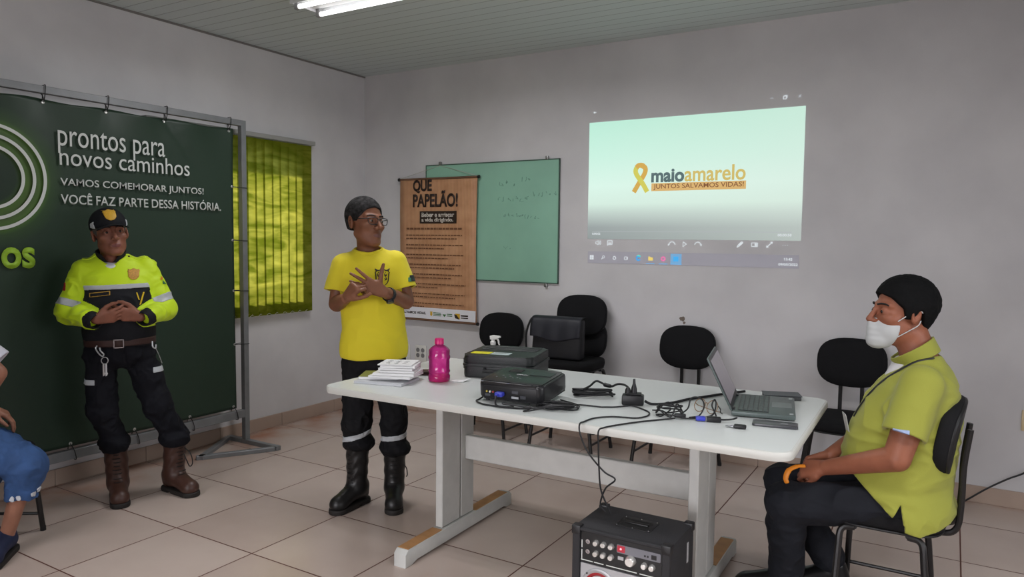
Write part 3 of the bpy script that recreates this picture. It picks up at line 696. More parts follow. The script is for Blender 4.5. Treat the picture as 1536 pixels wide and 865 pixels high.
# ================================================================ CHAIRS
M_SEAT = mat('black_upholstery', S(20, 20, 22), 0.85, spec=0.25, bump=0.15, bscale=220); M_FRAME = mat('black_steel_tube', S(24, 22, 22), 0.4, spec=0.5)
M_SHELL = mat('black_chair_shell', S(18, 18, 19), 0.5)
def superpad(w, d, t, e=3.2, n=40, edge=0.018, bow=0.0):
    """cushion: superellipse outline w x d, thickness t along z, rounded rim; bow curves it about the y axis"""
    b = B(); prof = [(0.0, -t / 2), (0.6, -t / 2), (1 - edge * 2.2, -t / 2), (1 - edge * 0.7, -t * 0.38), (1.0, -t * 0.08), (1.0, t * 0.12), (1 - edge * 0.8, t * 0.38), (1 - edge * 2.6, t * 0.5), (0.6, t * 0.56), (0.0, t * 0.58)]
    rings = []
    for s, z in prof:
        ring = []
        for k in range(n):
            a = 2 * PI * k / n; c, q = math.cos(a), math.sin(a)
            x = math.copysign(abs(c) ** (2 / e), c) * w / 2 * max(s, 0.002); y = math.copysign(abs(q) ** (2 / e), q) * d / 2 * max(s, 0.002)
            ring.append(b.bm.verts.new((x, y, z + bow * (2 * x / w) ** 2)))
        rings.append(ring)
    for A, Q in zip(rings, rings[1:]):
        for k in range(n): b.bm.faces.new((A[k], A[(k + 1) % n], Q[(k + 1) % n], Q[k]))
    b.bm.faces.new(rings[0][::-1]); b.bm.faces.new(rings[-1])
    return b
def make_chair(loc, rz, label, backw=0.385, group='black padded chairs'):
    t = thing('padded_chair', label, 'chair', loc, rz, group)
    b = superpad(0.435, 0.42, 0.055, 3.6); bmesh.ops.translate(b.bm, verts=b.bm.verts, vec=(0, -0.005, 0.447))
    b.done('seat', M_SEAT, t, 60)
    b = superpad(0.425, 0.41, 0.012, 3.6); bmesh.ops.translate(b.bm, verts=b.bm.verts, vec=(0, -0.005, 0.413))
    b.done('seat_shell', M_SHELL, t, 60)
    tilt = math.radians(9)
    Mb = Matrix.Translation((0, 0.195, 0.765)) @ Matrix.Rotation(-tilt, 4, 'X') @ Matrix.Rotation(PI / 2, 4, 'X')
    b = superpad(backw, 0.295, 0.05, 2.7, bow=0.022); bmesh.ops.transform(b.bm, matrix=Mb, verts=b.bm.verts); b.done('backrest', M_SEAT, t, 60)
    b = superpad(backw - 0.012, 0.285, 0.014, 2.7, bow=0.022); bmesh.ops.translate(b.bm, verts=b.bm.verts, vec=(0, 0, -0.028)); bmesh.ops.transform(b.bm, matrix=Mb, verts=b.bm.verts); b.done('back_shell', M_SHELL, t, 60)
    for s in (-1, 1):
        B().tube([(s * 0.06, -0.02, 0.395), (s * 0.06, 0.17, 0.395), (s * 0.06, 0.232, 0.42), (s * 0.06, 0.245, 0.52), (s * 0.06, 0.247, 0.66), (s * 0.06, 0.262, 0.80)], 0.0115, 10).done('back_support', M_FRAME, t)
    for s in (-1, 1):
        B().tube([(s * 0.185, -0.10, 0.398), (s * 0.192, -0.145, 0.385), (s * 0.208, -0.153, 0.30), (s * 0.245, -0.165, 0.004)], 0.0125, 10, sub=4).done('leg', M_FRAME, t)
        B().tube([(s * 0.185, 0.08, 0.398), (s * 0.192, 0.125, 0.385), (s * 0.208, 0.138, 0.30), (s * 0.245, 0.165, 0.004)], 0.0125, 10, sub=4).done('leg', M_FRAME, t)
        B().cone((s * 0.236, -0.162, 0.09), (s * 0.236, 0.158, 0.09), 0.008, n=8).done('stretcher', M_FRAME, t)
        for y in (-0.165, 0.165): B().cone((s * 0.245, y, 0.0), (s * 0.244, y, 0.022), 0.0135, n=10).done('foot_cap', M_BLACK, t)
    b = B(); b.cone((-0.185, -0.10, 0.398), (0.185, -0.10, 0.398), 0.009, n=8); b.cone((-0.185, 0.08, 0.398), (0.185, 0.08, 0.398), 0.009, n=8)
    b.done('seat_rail', M_FRAME, t)
    return t
chair = make_chair((1.515, -0.295, 0), 0.0, 'black padded chair by the back wall behind the black hard case, under the poster')
copy_tree(chair, (2.215, -0.305, 0), 0.0, 'lower of the two stacked black chairs by the back wall, beside the bag')
copy_tree(chair, (2.225, -0.325, 0.175), math.radians(2), 'upper of the two stacked black chairs, with the black bag on its seat')
copy_tree(chair, (2.985, -0.285, 0), math.radians(-2), 'black padded chair by the back wall behind the laptop')
copy_tree(chair, (4.02, -0.33, 0), math.radians(3), 'black padded chair by the back wall just left of the seated man')
copy_tree(chair, (4.325, -1.72, 0), math.radians(-90), 'black padded chair the man in the green polo sits on')
copy_tree(chair, (0.646, -3.361, 0), math.radians(124), 'black chair at the left edge under the person in jeans')

# ================================================================ TABLE
M_TOP = mat('white_laminate', S(206, 210, 208), 0.32, spec=0.5, var=0.02, vscale=4); M_TEDGE = mat('white_edge_band', S(196, 196, 190), 0.45)
M_PAINT = mat('white_painted_wood', S(190, 190, 186), 0.5, var=0.05, vscale=14); M_WORN = mat('worn_bare_wood', S(176, 130, 84), 0.6, var=0.12, vscale=20)
TX0, TX1, TYF, TYB, TZ = 2.02, 4.075, -2.525, -1.535, 0.80
TCX, TCY = (TX0 + TX1) / 2, (TYF + TYB) / 2
tb = thing('table', 'long white table with rounded corners on wooden trestle feet', 'table', (TCX, TCY + 0.02, 0), math.radians(1.1))
hw, hd = (TX1 - TX0) / 2, (TYB - TYF) / 2
B().prism(rrect(-hw + .004, -hd + .004, hw - .004, hd - .004, 0.065), TZ - 0.026, TZ).done('tabletop', M_TOP, tb)
b = B(); n = len(rrect(0, 0, 1, 1, .1))
outer = rrect(-hw, -hd, hw, hd, 0.07); inner = rrect(-hw + .010, -hd + .010, hw - .010, hd - .010, 0.06)
prof = [(0.0, TZ - 0.030), (1.0, TZ - 0.030), (1.35, TZ - 0.018), (1.25, TZ - 0.006), (1.0, TZ - 0.001), (0.2, TZ + 0.0006), (0.0, TZ - 0.002)]
rings = [[b.bm.verts.new((ix + (ox - ix) * s, iy + (oy - iy) * s, z)) for (ox, oy), (ix, iy) in zip(outer, inner)] for s, z in prof]
for A, Q in zip(rings, rings[1:] + rings[:1]):
    for k in range(len(outer)): b.bm.faces.new((A[k], A[(k + 1) % len(outer)], Q[(k + 1) % len(outer)], Q[k]))
b.done('edge_band', M_TEDGE, tb)
for X, nm in ((2.415, 'l'), (3.655, 'r')):
    x = X - TCX
    for y0, y1 in ((-2.14, -1.985), (-1.975, -1.86)):
        B().box((x - 0.020, y0 - TCY, 0.082), (x + 0.020, y1 - TCY, TZ - 0.052), 0.004, 1).done('post', M_PAINT, tb)
    B().box((x - 0.024, -2.40 - TCY, TZ - 0.058), (x + 0.024, -1.62 - TCY, TZ - 0.0305), 0.003, 1).done('top_bearer', M_PAINT, tb)
    B().prism([(-0.475, 0.0), (-0.425, 0.0), (-0.39, 0.018), (0.39, 0.018), (0.425, 0.0), (0.475, 0.0), (0.475, 0.06), (0.455, 0.078), (-0.455, 0.078), (-0.475, 0.06)], x - 0.034, x + 0.034,
              M=Matrix(((0, 0, 1, 0), (1, 0, 0, -1.965 - TCY), (0, 1, 0, 0), (0, 0, 0, 1))), bev=0.004).done('foot', M_PAINT, tb)
    for y0, y1 in ((-2.415, -2.15), (-1.85, -1.53)):
        B().box((x - 0.031, y0 - TCY, 0.0775), (x + 0.029, y1 - TCY, 0.0805), 0.001, 1).done('worn_patch', M_WORN, tb)
B().box((2.436 - TCX, -1.945 - TCY, 0.375), (3.634 - TCX, -1.905 - TCY, 0.495), 0.004, 1).done('stretcher_board', M_PAINT, tb)
TT = TZ + 0.0008

# ---------------------------------------------------------------- leaflets and papers
M_PAPER = mat('white_paper', S(222, 222, 222), 0.7); M_PAPER2 = mat('grey_paper', S(190, 192, 196), 0.7); M_OLIVE = mat('olive_cover', S(112, 118, 60), 0.5); M_INKG = mat('grey_ink', S(90, 92, 96), 0.6)
def booklet(cx, cy, z, w, d, t, rz, cover, label, nm='booklet', sag=0.0, group='papers piled on the table', marks=False):
    o = thing(nm, label, 'papers', (cx, cy, z), rz, group)
    def f(v): return sag * (v - 0.5) ** 2 * 4
    b = B(); N = 10
    top = [[b.bm.verts.new((-w / 2 + w * u, -d / 2 + d * v / N, t + f(v / N))) for u in (0, 1)] for v in range(N + 1)]
    bot = [[b.bm.verts.new((-w / 2 + w * u, -d / 2 + d * v / N, 0 + f(v / N))) for u in (0, 1)] for v in range(N + 1)]
    for i in range(N):
        b.bm.faces.new((top[i][0], top[i][1], top[i + 1][1], top[i + 1][0])); b.bm.faces.new((bot[i][0], bot[i + 1][0], bot[i + 1][1], bot[i][1]))
        b.bm.faces.new((top[i][0], top[i + 1][0], bot[i + 1][0], bot[i][0])); b.bm.faces.new((top[i][1], bot[i][1], bot[i + 1][1], top[i + 1][1]))
    b.bm.faces.new((top[0][0], bot[0][0], bot[0][1], top[0][1])); b.bm.faces.new((top[N][0], top[N][1], bot[N][1], bot[N][0]))
    b.done('pages', M_PAPER if cover is not M_PAPER2 else M_PAPER2, o, flat=True)
    b = B(); V = [[b.bm.verts.new((-w / 2 + w * u, -d / 2 + d * v / N, t + 0.0006 + f(v / N))) for u in (0, 1)] for v in range(N + 1)]
    for i in range(N): b.bm.faces.new((V[i][0], V[i][1], V[i + 1][1], V[i + 1][0]))
    c = b.done('cover', cover, o, flat=True); md = c.modifiers.new('t', 'SOLIDIFY'); md.thickness = 0.0006; md.offset = 1
    if marks:
        b = B()
        for r in range(3):
            for q in range(3):
                x = -w * .32 + q * w * .24; y = -d * .25 + r * d * .2
                b.prism([(x, y), (x + w * .12, y), (x + w * .12, y + d * .035), (x, y + d * .035)], t + 0.0022, t + 0.0026)
        b.done('printed_marks', M_INKG, o, flat=True)
    return o
R = math.radians
# lower magazines (top heights chosen so that each lies on the one below)
z = TT
booklet(2.215, -2.275, z, 0.25, 0.19, 0.010, R(12), M_PAPER2, 'grey magazine at the very bottom of the paper pile'); z += 0.0124
booklet(2.155, -2.245, z, 0.19, 0.16, 0.012, R(30), M_OLIVE, 'olive green booklet sticking out left of the paper pile'); z += 0.0144
booklet(2.245, -2.245, z, 0.21, 0.17, 0.008, R(16), M_PAPER, 'white magazine with curled edges in the middle of the paper pile'); z += 0.0104
booklet(2.250, -2.235, z, 0.20, 0.16, 0.010, R(22), M_PAPER, 'thick white leaflet bundle below the printed forms'); z += 0.0124
for i, (dx, dy, a, lab) in enumerate(((0.004, 0.002, 26, 'lowest white booklet of the fanned forms on the paper pile'), (-0.003, 0.004, 23, 'second white booklet of the fanned forms on the paper pile'), (0.003, 0.006, 27, 'third white booklet of the fanned forms on the paper pile'))):
    booklet(2.250 + dx, -2.225 + dy, z, 0.165, 0.15, 0.0085, R(a), M_PAPER, lab); z += 0.0109
booklet(2.243, -2.222, z, 0.165, 0.15, 0.004, R(24), M_PAPER, 'printed white form on top of the paper pile', marks=True)

# dark wallet and the slip of paper
wa = thing('wallet', 'dark brown wallet lying behind the paper pile', 'wallet', (2.245, -2.025, TT), R(30))
B().box((-0.055, -0.045, 0), (0.055, 0.045, 0.012), 0.005, 2).done('body', mat('brown_leather', S(56, 40, 34), 0.5), wa)
B().box((-0.054, -0.044, 0.0125), (0.054, 0.030, 0.020), 0.004, 2).done('flap', mat('brown_leather_flap', S(62, 44, 36), 0.5), wa)
b = B(); b.grid(lambda u, v: Vector((2.455 + 0.075 * u + 0.01 * v, -2.12 + 0.055 * v + 0.02 * u, TT + 0.001 + 0.012 * u * u * v)), 8, 6)
o = b.done('paper_slip', M_PAPER, recalc=False); md = o.modifiers.new('t', 'SOLIDIFY'); md.thickness = 0.0005; md.offset = 1
tag(o, 'small curled white paper slip just right of the pink bottle', 'paper')

# ---------------------------------------------------------------- pink bottle
def glassy(name, col, rough=0.05, mixf=0.55, clear=None):
    m = bpy.data.materials.new(name); m.use_nodes = True; nt = m.node_tree; nt.nodes.remove(nt.nodes['Principled BSDF'])
    t = nt.nodes.new('ShaderNodeBsdfTransparent'); t.inputs[0].default_value = clear or col
    d = nt.nodes.new('ShaderNodeBsdfTranslucent'); d.inputs[0].default_value = col
    d2 = nt.nodes.new('ShaderNodeBsdfDiffuse'); d2.inputs[0].default_value = col
    g = nt.nodes.new('ShaderNodeBsdfGlossy'); g.inputs['Roughness'].default_value = rough
    a = nt.nodes.new('ShaderNodeMixShader'); a.inputs[0].default_value = 0.5
    nt.links.new(d.outputs[0], a.inputs[1]); nt.links.new(d2.outputs[0], a.inputs[2])
    c = nt.nodes.new('ShaderNodeMixShader'); c.inputs[0].default_value = mixf; nt.links.new(t.outputs[0], c.inputs[1]); nt.links.new(a.outputs[0], c.inputs[2])
    f = nt.nodes.new('ShaderNodeFresnel'); f.inputs[0].default_value = 1.45
    e = nt.nodes.new('ShaderNodeMixShader'); nt.links.new(f.outputs[0], e.inputs[0]); nt.links.new(c.outputs[0], e.inputs[1]); nt.links.new(g.outputs[0], e.inputs[2])
    nt.links.new(e.outputs[0], nt.nodes['Material Output'].inputs[0]); return m
bt = thing('water_bottle', 'transparent pink plastic water bottle with ribbed waist on the table', 'bottle', (2.415, -2.13, TT))
prof = [(0.0, 0.0), (0.040, 0.0), (0.050, 0.004), (0.0525, 0.012), (0.0525, 0.028), (0.049, 0.034), (0.0485, 0.04), (0.0525, 0.048), (0.0525, 0.052), (0.0495, 0.058), (0.0495, 0.105), (0.0525, 0.112), (0.0525, 0.120), (0.0495, 0.126), (0.0505, 0.146), (0.0500, 0.152), (0.040, 0.163), (0.026, 0.172), (0.020, 0.176), (0.020, 0.186)]
B().lathe(prof, 40).done('body', glassy('pink_plastic', S(248, 70, 182), mixf=0.42, clear=S(255, 150, 222)), bt, 50)
B().lathe([(0.0, 0.003), (0.047, 0.003), (0.047, 0.028), (0.0, 0.028)], 32).done('water', glassy('pink_water', S(245, 40, 120), mixf=0.4, clear=S(255, 130, 190)), bt)
B().lathe([(0.0, 0.206), (0.020, 0.206), (0.022, 0.203), (0.022, 0.184), (0.023, 0.180), (0.0, 0.180)], 28).done('cap', mat('pink_cap', S(206, 30, 110), 0.35), bt)

# ---------------------------------------------------------------- hard case
M_CASE = mat('case_plastic', S(30, 33, 33), 0.42, bump=0.12, bscale=160)
hc = thing('hard_case', 'black hard plastic equipment case with yellow and white labels on the table', 'case', (2.575, -1.765, TT), R(14))
hx, hy = 0.178, 0.175
B().prism(rrect(-hx, -hy, hx, hy, 0.03), 0.0, 0.058, bev=0.008).done('base_shell', M_CASE, hc)
B().prism(rrect(-hx, -hy, hx, hy, 0.03), 0.063, 0.112, bev=0.014, seg=3).done('lid', M_CASE, hc)
B().prism(rrect(-hx - .006, -hy - .006, hx + .006, hy + .006, 0.034), 0.055, 0.067, bev=0.003).done('rim', M_CASE, hc)
for i in range(4):
    y = 0.02 + i * 0.035
    B().box((-hx + 0.03, y, 0.1115), (hx - 0.03, y + 0.014, 0.1155), 0.003, 1).done('lid_rib', M_CASE, hc)
for s in (-1,):
    for off in (-0.09, 0.09):
        B().box((s * (hx + .010) - .010, off - 0.022, 0.03), (s * (hx + .010) + .010, off + 0.022, 0.085), 0.004, 2).done('latch', M_BLACK, hc)
B().tube([(-0.06, -hy - 0.004, 0.045), (-0.06, -hy - 0.03, 0.04), (0.06, -hy - 0.03, 0.04), (0.06, -hy - 0.004, 0.045)], 0.009, 8, smooth=False).done('handle', M_BLACK, hc)
B().box((-0.155, -0.125, 0.1122), (-0.055, -0.060, 0.1134)).done('yellow_label', mat('yellow_label', S(214, 206, 30), 0.5), hc, flat=True)
B().box((-0.05, -0.125, 0.1122), (0.045, -0.060, 0.1134)).done('white_label', mat('white_label', S(190, 204, 204), 0.5), hc, flat=True)
FL = fr((0, 0, 0.1136), (1, 0, 0), (0, 1, 0))
b = B()
for i in range(3): b.prism([(-0.04, -0.075 - i * 0.016), (0.03 - i * 0.01, -0.075 - i * 0.016), (0.03 - i * 0.01, -0.070 - i * 0.016), (-0.04, -0.070 - i * 0.016)], 0, 0.0003, FL)
b.done('label_print', M_INKG, hc, flat=True)

# ---------------------------------------------------------------- spray bottle
sp = thing('spray_bottle', 'green spray bottle with white trigger standing behind the hard case', 'bottle', (2.365, -1.572, TT))
B().lathe([(0.0, 0.0), (0.030, 0.0), (0.033, 0.004), (0.033, 0.070), (0.030, 0.084), (0.018, 0.098), (0.012, 0.104), (0.012, 0.112)], 28).done('body', glassy('green_plastic', S(70, 110, 84), mixf=0.6), sp, 50)
M_WP = mat('white_plastic', S(222, 222, 218), 0.4)
b = B(); b.lathe([(0.0, 0.106), (0.015, 0.106), (0.015, 0.122), (0.010, 0.126), (0.010, 0.138), (0.0, 0.138)], 20)
b.done('collar', M_WP, sp)
B().prism([(-0.016, 0.134), (0.016, 0.134), (0.030, 0.142), (0.046, 0.146), (0.046, 0.156), (0.0, 0.158), (-0.018, 0.153)], -0.009, 0.009, fr((0, 0, 0), (1, 0, 0), (0, 0, 1)), bev=0.003).done('spray_head', M_WP, sp)
B().tube([(0.022, 0, 0.143), (0.034, 0, 0.130), (0.036, 0, 0.116), (0.042, 0, 0.106)], [0.006, 0.005, 0.004, 0.003], 8).done('trigger', M_WP, sp)

# ---------------------------------------------------------------- projector
M_PJ = mat('projector_shell', S(26, 26, 28), 0.32, spec=0.5); M_PJT = mat('projector_top_panel', S(40, 46, 46), 0.3); M_CHR = mat('chrome', S(190, 190, 196), 0.15, metal=1.0)
pjt = thing('video_projector', 'black video projector on the table with a blue plug in its rear panel', 'projector', (2.945, -2.235, TT), R(4))
tl = R(4.5); PM = Matrix.Translation((0, 0, 0.022)) @ Matrix.Rotation(tl, 4, 'X') @ Matrix.Diagonal((1, 1, 1.12, 1))
pw, pd = 0.150, 0.130
def pbox(lo, hi, bev=0.003, seg=2): return B().box(lo, hi, bev, seg, PM)
b = B(); pts = rrect(-pw, -pd, pw, pd, 0.028)
b.prism(pts, 0.0, 0.066, PM, bev=0.012, seg=3); b.done('body', M_PJ, pjt)
B().prism(rrect(-pw + .012, -pd + .012, pw - .012, pd - .012, 0.02), 0.0655, 0.0685, PM, bev=0.001).done('top_panel', mat('projector_lid', S(32, 33, 34), 0.28), pjt)
pbox((-0.125, -pd - 0.003, 0.008), (0.125, -pd + 0.004, 0.055), 0.002).done('rear_panel', M_BLACK, pjt)
B().tube([PM @ Vector(p) for p in ((-0.135, -pd + 0.004, 0.066), (0.0, -pd + 0.002, 0.067), (0.10, -pd + 0.004, 0.066))], 0.0022, 6).done('chrome_lip', M_CHR, pjt)
pbox((0.02, 0.02, 0.0680), (0.12, 0.085, 0.0700), 0.001, 1).done('lamp_cover', M_PJT, pjt)
pbox((-0.095, 0.045, 0.0680), (-0.035, 0.095, 0.0695), 0.001, 1).done('zoom_slot', mat('dark_slot', S(8, 8, 8), 0.6), pjt)
B().cone(PM @ Vector((-0.075, pd - 0.01, 0.036)), PM @ Vector((-0.075, pd + 0.016, 0.036)), 0.026, n=24).done('lens', M_BLACK, pjt)
text(pjt, 'brand_lettering', 'EPSON', mat('grey_lettering', S(150, 154, 154), 0.4), PM @ fr((0, 0, 0.0688), (1, 0, 0), (0, 1, 0)), -0.035, 0.004, 0.052, 0.012, 0.02)
b = B()
for q in ((-0.08, -0.03), (-0.06, -0.05), (-0.045, -0.03), (-0.06, -0.012), (-0.025, -0.05), (-0.01, -0.035), (0.01, -0.05), (-0.10, -0.055)):
    b.cone(PM @ Vector((q[0], q[1], 0.068)), PM @ Vector((q[0], q[1], 0.0698)), 0.0045, n=10)
b.done('button_pad', mat('grey_button', S(96, 98, 100), 0.4), pjt)
for q, c in (((-0.105, 0.030), 'yellow'), ((-0.09, 0.030), 'white'), ((-0.075, 0.030), 'red')):
    B().cone(PM @ Vector((q[0], -pd - 0.008, q[1])), PM @ Vector((q[0], -pd - 0.002, q[1])), 0.0042, n=12).done('round_jack', mat(c + '_jack', {'yellow': S(180, 160, 60), 'white': S(200, 200, 200), 'red': S(150, 50, 50)}[c], 0.4), pjt)
for x0, z0, x1, z1 in ((0.012, 0.030, 0.040, 0.042), (0.05, 0.014, 0.075, 0.026), (-0.115, 0.012, -0.09, 0.022)): pbox((x0, -pd - 0.0045, z0), (x1, -pd - 0.002, z1), 0.001, 1).done('port', mat('port_metal', S(96, 98, 104), 0.35, metal=0.7), pjt)
pbox((0.01, -pd - 0.0045, 0.012), (0.042, -pd - 0.002, 0.020), 0.0005, 1).done('rating_label', mat('rating_label', S(170, 172, 176), 0.5), pjt)
for s in (-1, 1): B().cone((s * 0.12, -0.10, 0.0), (s * 0.12, -0.10, 0.018), 0.009, n=12).done('foot', M_BLACK, pjt)
B().cone((0, 0.10, 0.0), (0, 0.10, 0.034), 0.009, n=12).done('foot', M_BLACK, pjt)
M_BLUE = mat('blue_plug', S(58, 66, 176), 0.4); M_CABLE = mat('black_cable', S(22, 22, 24), 0.5)
vg = thing('video_cable', 'black video cable with blue plug leaving the projector rear', 'cable', (2.945, -2.235, TT), R(4))
b = B(); b.box((-0.055, -pd - 0.034, 0.020), (-0.020, -pd - 0.0055, 0.036), 0.004, 2, PM); b.cone(PM @ Vector((-0.038, -pd - 0.050, 0.028)), PM @ Vector((-0.038, -pd - 0.032, 0.028)), 0.006, 0.008, n=10)
b.done('plug', M_BLUE, vg)
B().tube([PM @ Vector((-0.038, -pd - 0.048, 0.028)), (-0.03, -0.20, 0.026), (-0.018, -0.215, 0.010), (0.01, -0.212, 0.0055), (0.045, -0.195, 0.0055), (0.03, -0.175, 0.007), (0.0, -0.185, 0.014), (0.01, -0.200, 0.016), (0.06, -0.185, 0.012), (0.10, -0.180, 0.010), (0.15, -0.180, 0.008)], 0.0042, 7).done('wire', M_CABLE, vg)

# ---------------------------------------------------------------- cables on the table
def cable(name, label, pts, r=0.0038, sub=7, z0=TT, cat='cable'):
    return tag(B().tube([(p[0], p[1], z0 + r + (p[2] if len(p) > 2 else 0)) for p in pts], r, 7, sub=sub).done(name, M_CABLE), label, cat)
cable('power_cable', 'black power cable looping round the front left corner of the projector',
      [(2.838, -2.315, 0.03), (2.825, -2.335, 0.02), (2.805, -2.365, 0), (2.815, -2.405, 0), (2.87, -2.440, 0), (2.95, -2.440, 0), (3.03, -2.425, 0), (3.09, -2.400, 0.004), (3.12, -2.385, 0.008)])
random.seed(11)
def tangle(cx, cy, rx, ry, n, ang, h):
    out = []; 
    for k in range(n):
        a = k * 1.15 + random.uniform(-.3, .3); q = random.uniform(0.55, 1.05)
        x = rx * q * math.cos(a); y = ry * q * math.sin(a)
        out.append((cx + x * math.cos(ang) - y * math.sin(ang), cy + x * math.sin(ang) + y * math.cos(ang), random.uniform(0, h)))
    return out
cable('cable_tangle', 'tangled heap of thin black cables at the right front corner of the projector', tangle(3.155, -2.335, 0.085, 0.045, 46, R(18), 0.022) + [(3.20, -2.25, 0.004), (3.24, -2.22, 0), (3.30, -2.215, 0)], 0.0032)
cable('cable_loop', 'thin black cable loop sticking out in front of the cable heap', [(3.05, -2.37, 0.012), (3.08, -2.42, 0.004), (3.07, -2.452, 0), (3.095, -2.455, 0.004), (3.125, -2.415, 0.010), (3.16, -2.385, 0.014), (3.20, -2.36, 0.012), (3.235, -2.30, 0.006), (3.205, -2.245, 0.004), (3.13, -2.25, 0.016)], 0.0030)
# wound power cord
co = thing('coiled_cable', 'wound black power cord lying right of the projector with its end raised into the adapter', 'cable', (0, 0, 0))
pts = []
for k in range(34):
    a = k * 2 * PI / 9; q = 1 + 0.10 * math.sin(k * 2.3)
    x, y = 0.085 * q * math.cos(a), 0.024 * q * math.sin(a); c, s_ = math.cos(R(28)), math.sin(R(28))
    pts.append((3.185 + x * c - y * s_, -2.045 + x * s_ + y * c, TT + 0.005 + 0.0009 * k + 0.002 * math.sin(k)))
B().tube(pts, 0.0045, 7, sub=6).done('coil', M_CABLE, co)
B().tube([pts[-1], (3.165, -2.035, TT + 0.045), (3.175, -1.99, TT + 0.060), (3.215, -1.985, TT + 0.048), (3.25, -2.0, TT + 0.046), (3.285, -2.01, TT + 0.062), (3.325, -2.03, TT + 0.066), (3.355, -2.055, TT + 0.058), (3.366, -2.068, TT + 0.045)], 0.0048, 8).done('lead', M_CABLE, co)
B().cone((3.215, -1.992, TT + 0.049), (3.247, -2.0, TT + 0.047), 0.0095, 0.008, n=10).done('strap', M_BLACK, co)
# socket block
ad = thing('plug_adapter', 'black three-way plug adapter block standing on the table middle', 'adapter', (3.385, -2.085, TT), R(18))
B().box((-0.045, -0.026, 0.0), (0.045, 0.026, 0.042), 0.006, 2).done('body', M_BLACK, ad)
B().box((-0.030, -0.020, 0.042), (0.035, 0.022, 0.050), 0.004, 2).done('socket_face', M_BLACK, ad)
B().lathe([(0.0, 0.048), (0.013, 0.048), (0.012, 0.068), (0.006, 0.088), (0.0045, 0.108), (0.0, 0.108)], 14, Matrix.Translation((0.004, 0.0, 0))).done('upright_plug', M_BLACK, ad)
B().lathe([(0.0, 0.046), (0.012, 0.046), (0.011, 0.062), (0.006, 0.070), (0.0, 0.070)], 14, Matrix.Translation((-0.022, 0.0, 0))).done('bent_plug', M_BLACK, ad)
cable('extension_lead', 'thick black lead from the adapter to behind the laptop', [(3.432, -2.07, 0.012), (3.455, -2.055, 0.0), (3.50, -2.02, 0), (3.53, -1.96, 0), (3.555, -1.88, 0), (3.60, -1.79, 0), (3.645, -1.70, 0), (3.69, -1.62, 0), (3.72, -1.57, 0)], 0.0055)
cable('audio_cable', 'thin black cable leaving the adapter and hanging over the front table edge to the speaker',
      [(3.30, -2.215, 0), (3.345, -2.185, 0.0), (3.40, -2.135, 0.002), (3.455, -2.155, 0), (3.50, -2.20, 0), (3.512, -2.26, 0), (3.49, -2.31, 0), (3.45, -2.325, 0), (3.40, -2.345, 0), (3.355, -2.40, 0), (3.345, -2.47, 0), (3.352, -2.525, 0.002), (3.365, -2.545, -0.03), (3.40, -2.55, -0.09), (3.46, -2.545, -0.15), (3.505, -2.545, -0.172), (3.47, -2.548, -0.21), (3.452, -2.55, -0.27), (3.47, -2.545, -0.297)], 0.0032)
cable('audio_cable', 'thin black cable running from the cable knot over the table edge down to the speaker',
      [(3.62, -2.245, 0.004), (3.575, -2.285, 0), (3.52, -2.36, 0), (3.475, -2.44, 0), (3.445, -2.51, 0.0), (3.435, -2.54, -0.008), (3.44, -2.55, -0.06), (3.445, -2.552, -0.14), (3.455, -2.552, -0.22), (3.492, -2.548, -0.297)], 0.0032)
cable('cable_knot', 'knot of thin black cables in front of the laptop tied at its middle', [(3.50, -2.165, 0.004), (3.54, -2.17, 0.008), (3.575, -2.20, 0.01)] + tangle(3.590, -2.205, 0.058, 0.062, 16, 0.3, 0.06) + [(3.565, -2.235, 0.004), (3.535, -2.215, 0), (3.55, -2.195, 0), (3.60, -2.215, 0.006), (3.64, -2.225, 0.004), (3.67, -2.21, 0.002), (3.69, -2.205, 0.006)], 0.0030)
cable('cable_arch', 'thin black cable arch standing up from the knot towards the laptop', [(3.625, -2.225, 0.010), (3.645, -2.17, 0.03), (3.652, -2.15, 0.068), (3.685, -2.14, 0.07), (3.705, -2.155, 0.045), (3.695, -2.185, 0.012), (3.665, -2.21, 0.006), (3.70, -2.17, 0.002), (3.735, -2.14, 0.012), (3.742, -2.125, 0.05), (3.733, -2.115, 0.066), (3.728, -2.13, 0.045), (3.745, -2.145, 0.02), (3.752, -2.155, 0.012)], 0.0030)
tag(B().box((-0.022, -0.009, 0), (0.022, 0.009, 0.016), 0.005, 2, Matrix.Translation((3.632, -2.222, TT + 0.006)) @ Matrix.Rotation(R(18), 4, 'Z')).done('cable_clip', M_BLACK), 'small black ferrite block on the cable knot', 'clip')
va = thing('video_adapter', 'black video adapter with blue plug lying in front of the laptop', 'adapter', (3.735, -2.195, TT), R(20))
B().box((-0.048, -0.012, 0.002), (-0.012, 0.012, 0.018), 0.004, 2).done('blue_plug', M_BLUE, va)
B().box((-0.0118, -0.011, 0.003), (-0.0085, 0.011, 0.017)).done('plug_rim', M_CHR, va)
B().box((-0.008, -0.015, 0.0), (0.045, 0.015, 0.018), 0.003, 2).done('body', M_BLACK, va)
B().tube([(0.045, 0, 0.009), (0.065, 0.0, 0.010), (0.088, 0.006, 0.012), (0.105, 0.024, 0.014)], 0.0035, 7).done('pigtail', M_CABLE, va)
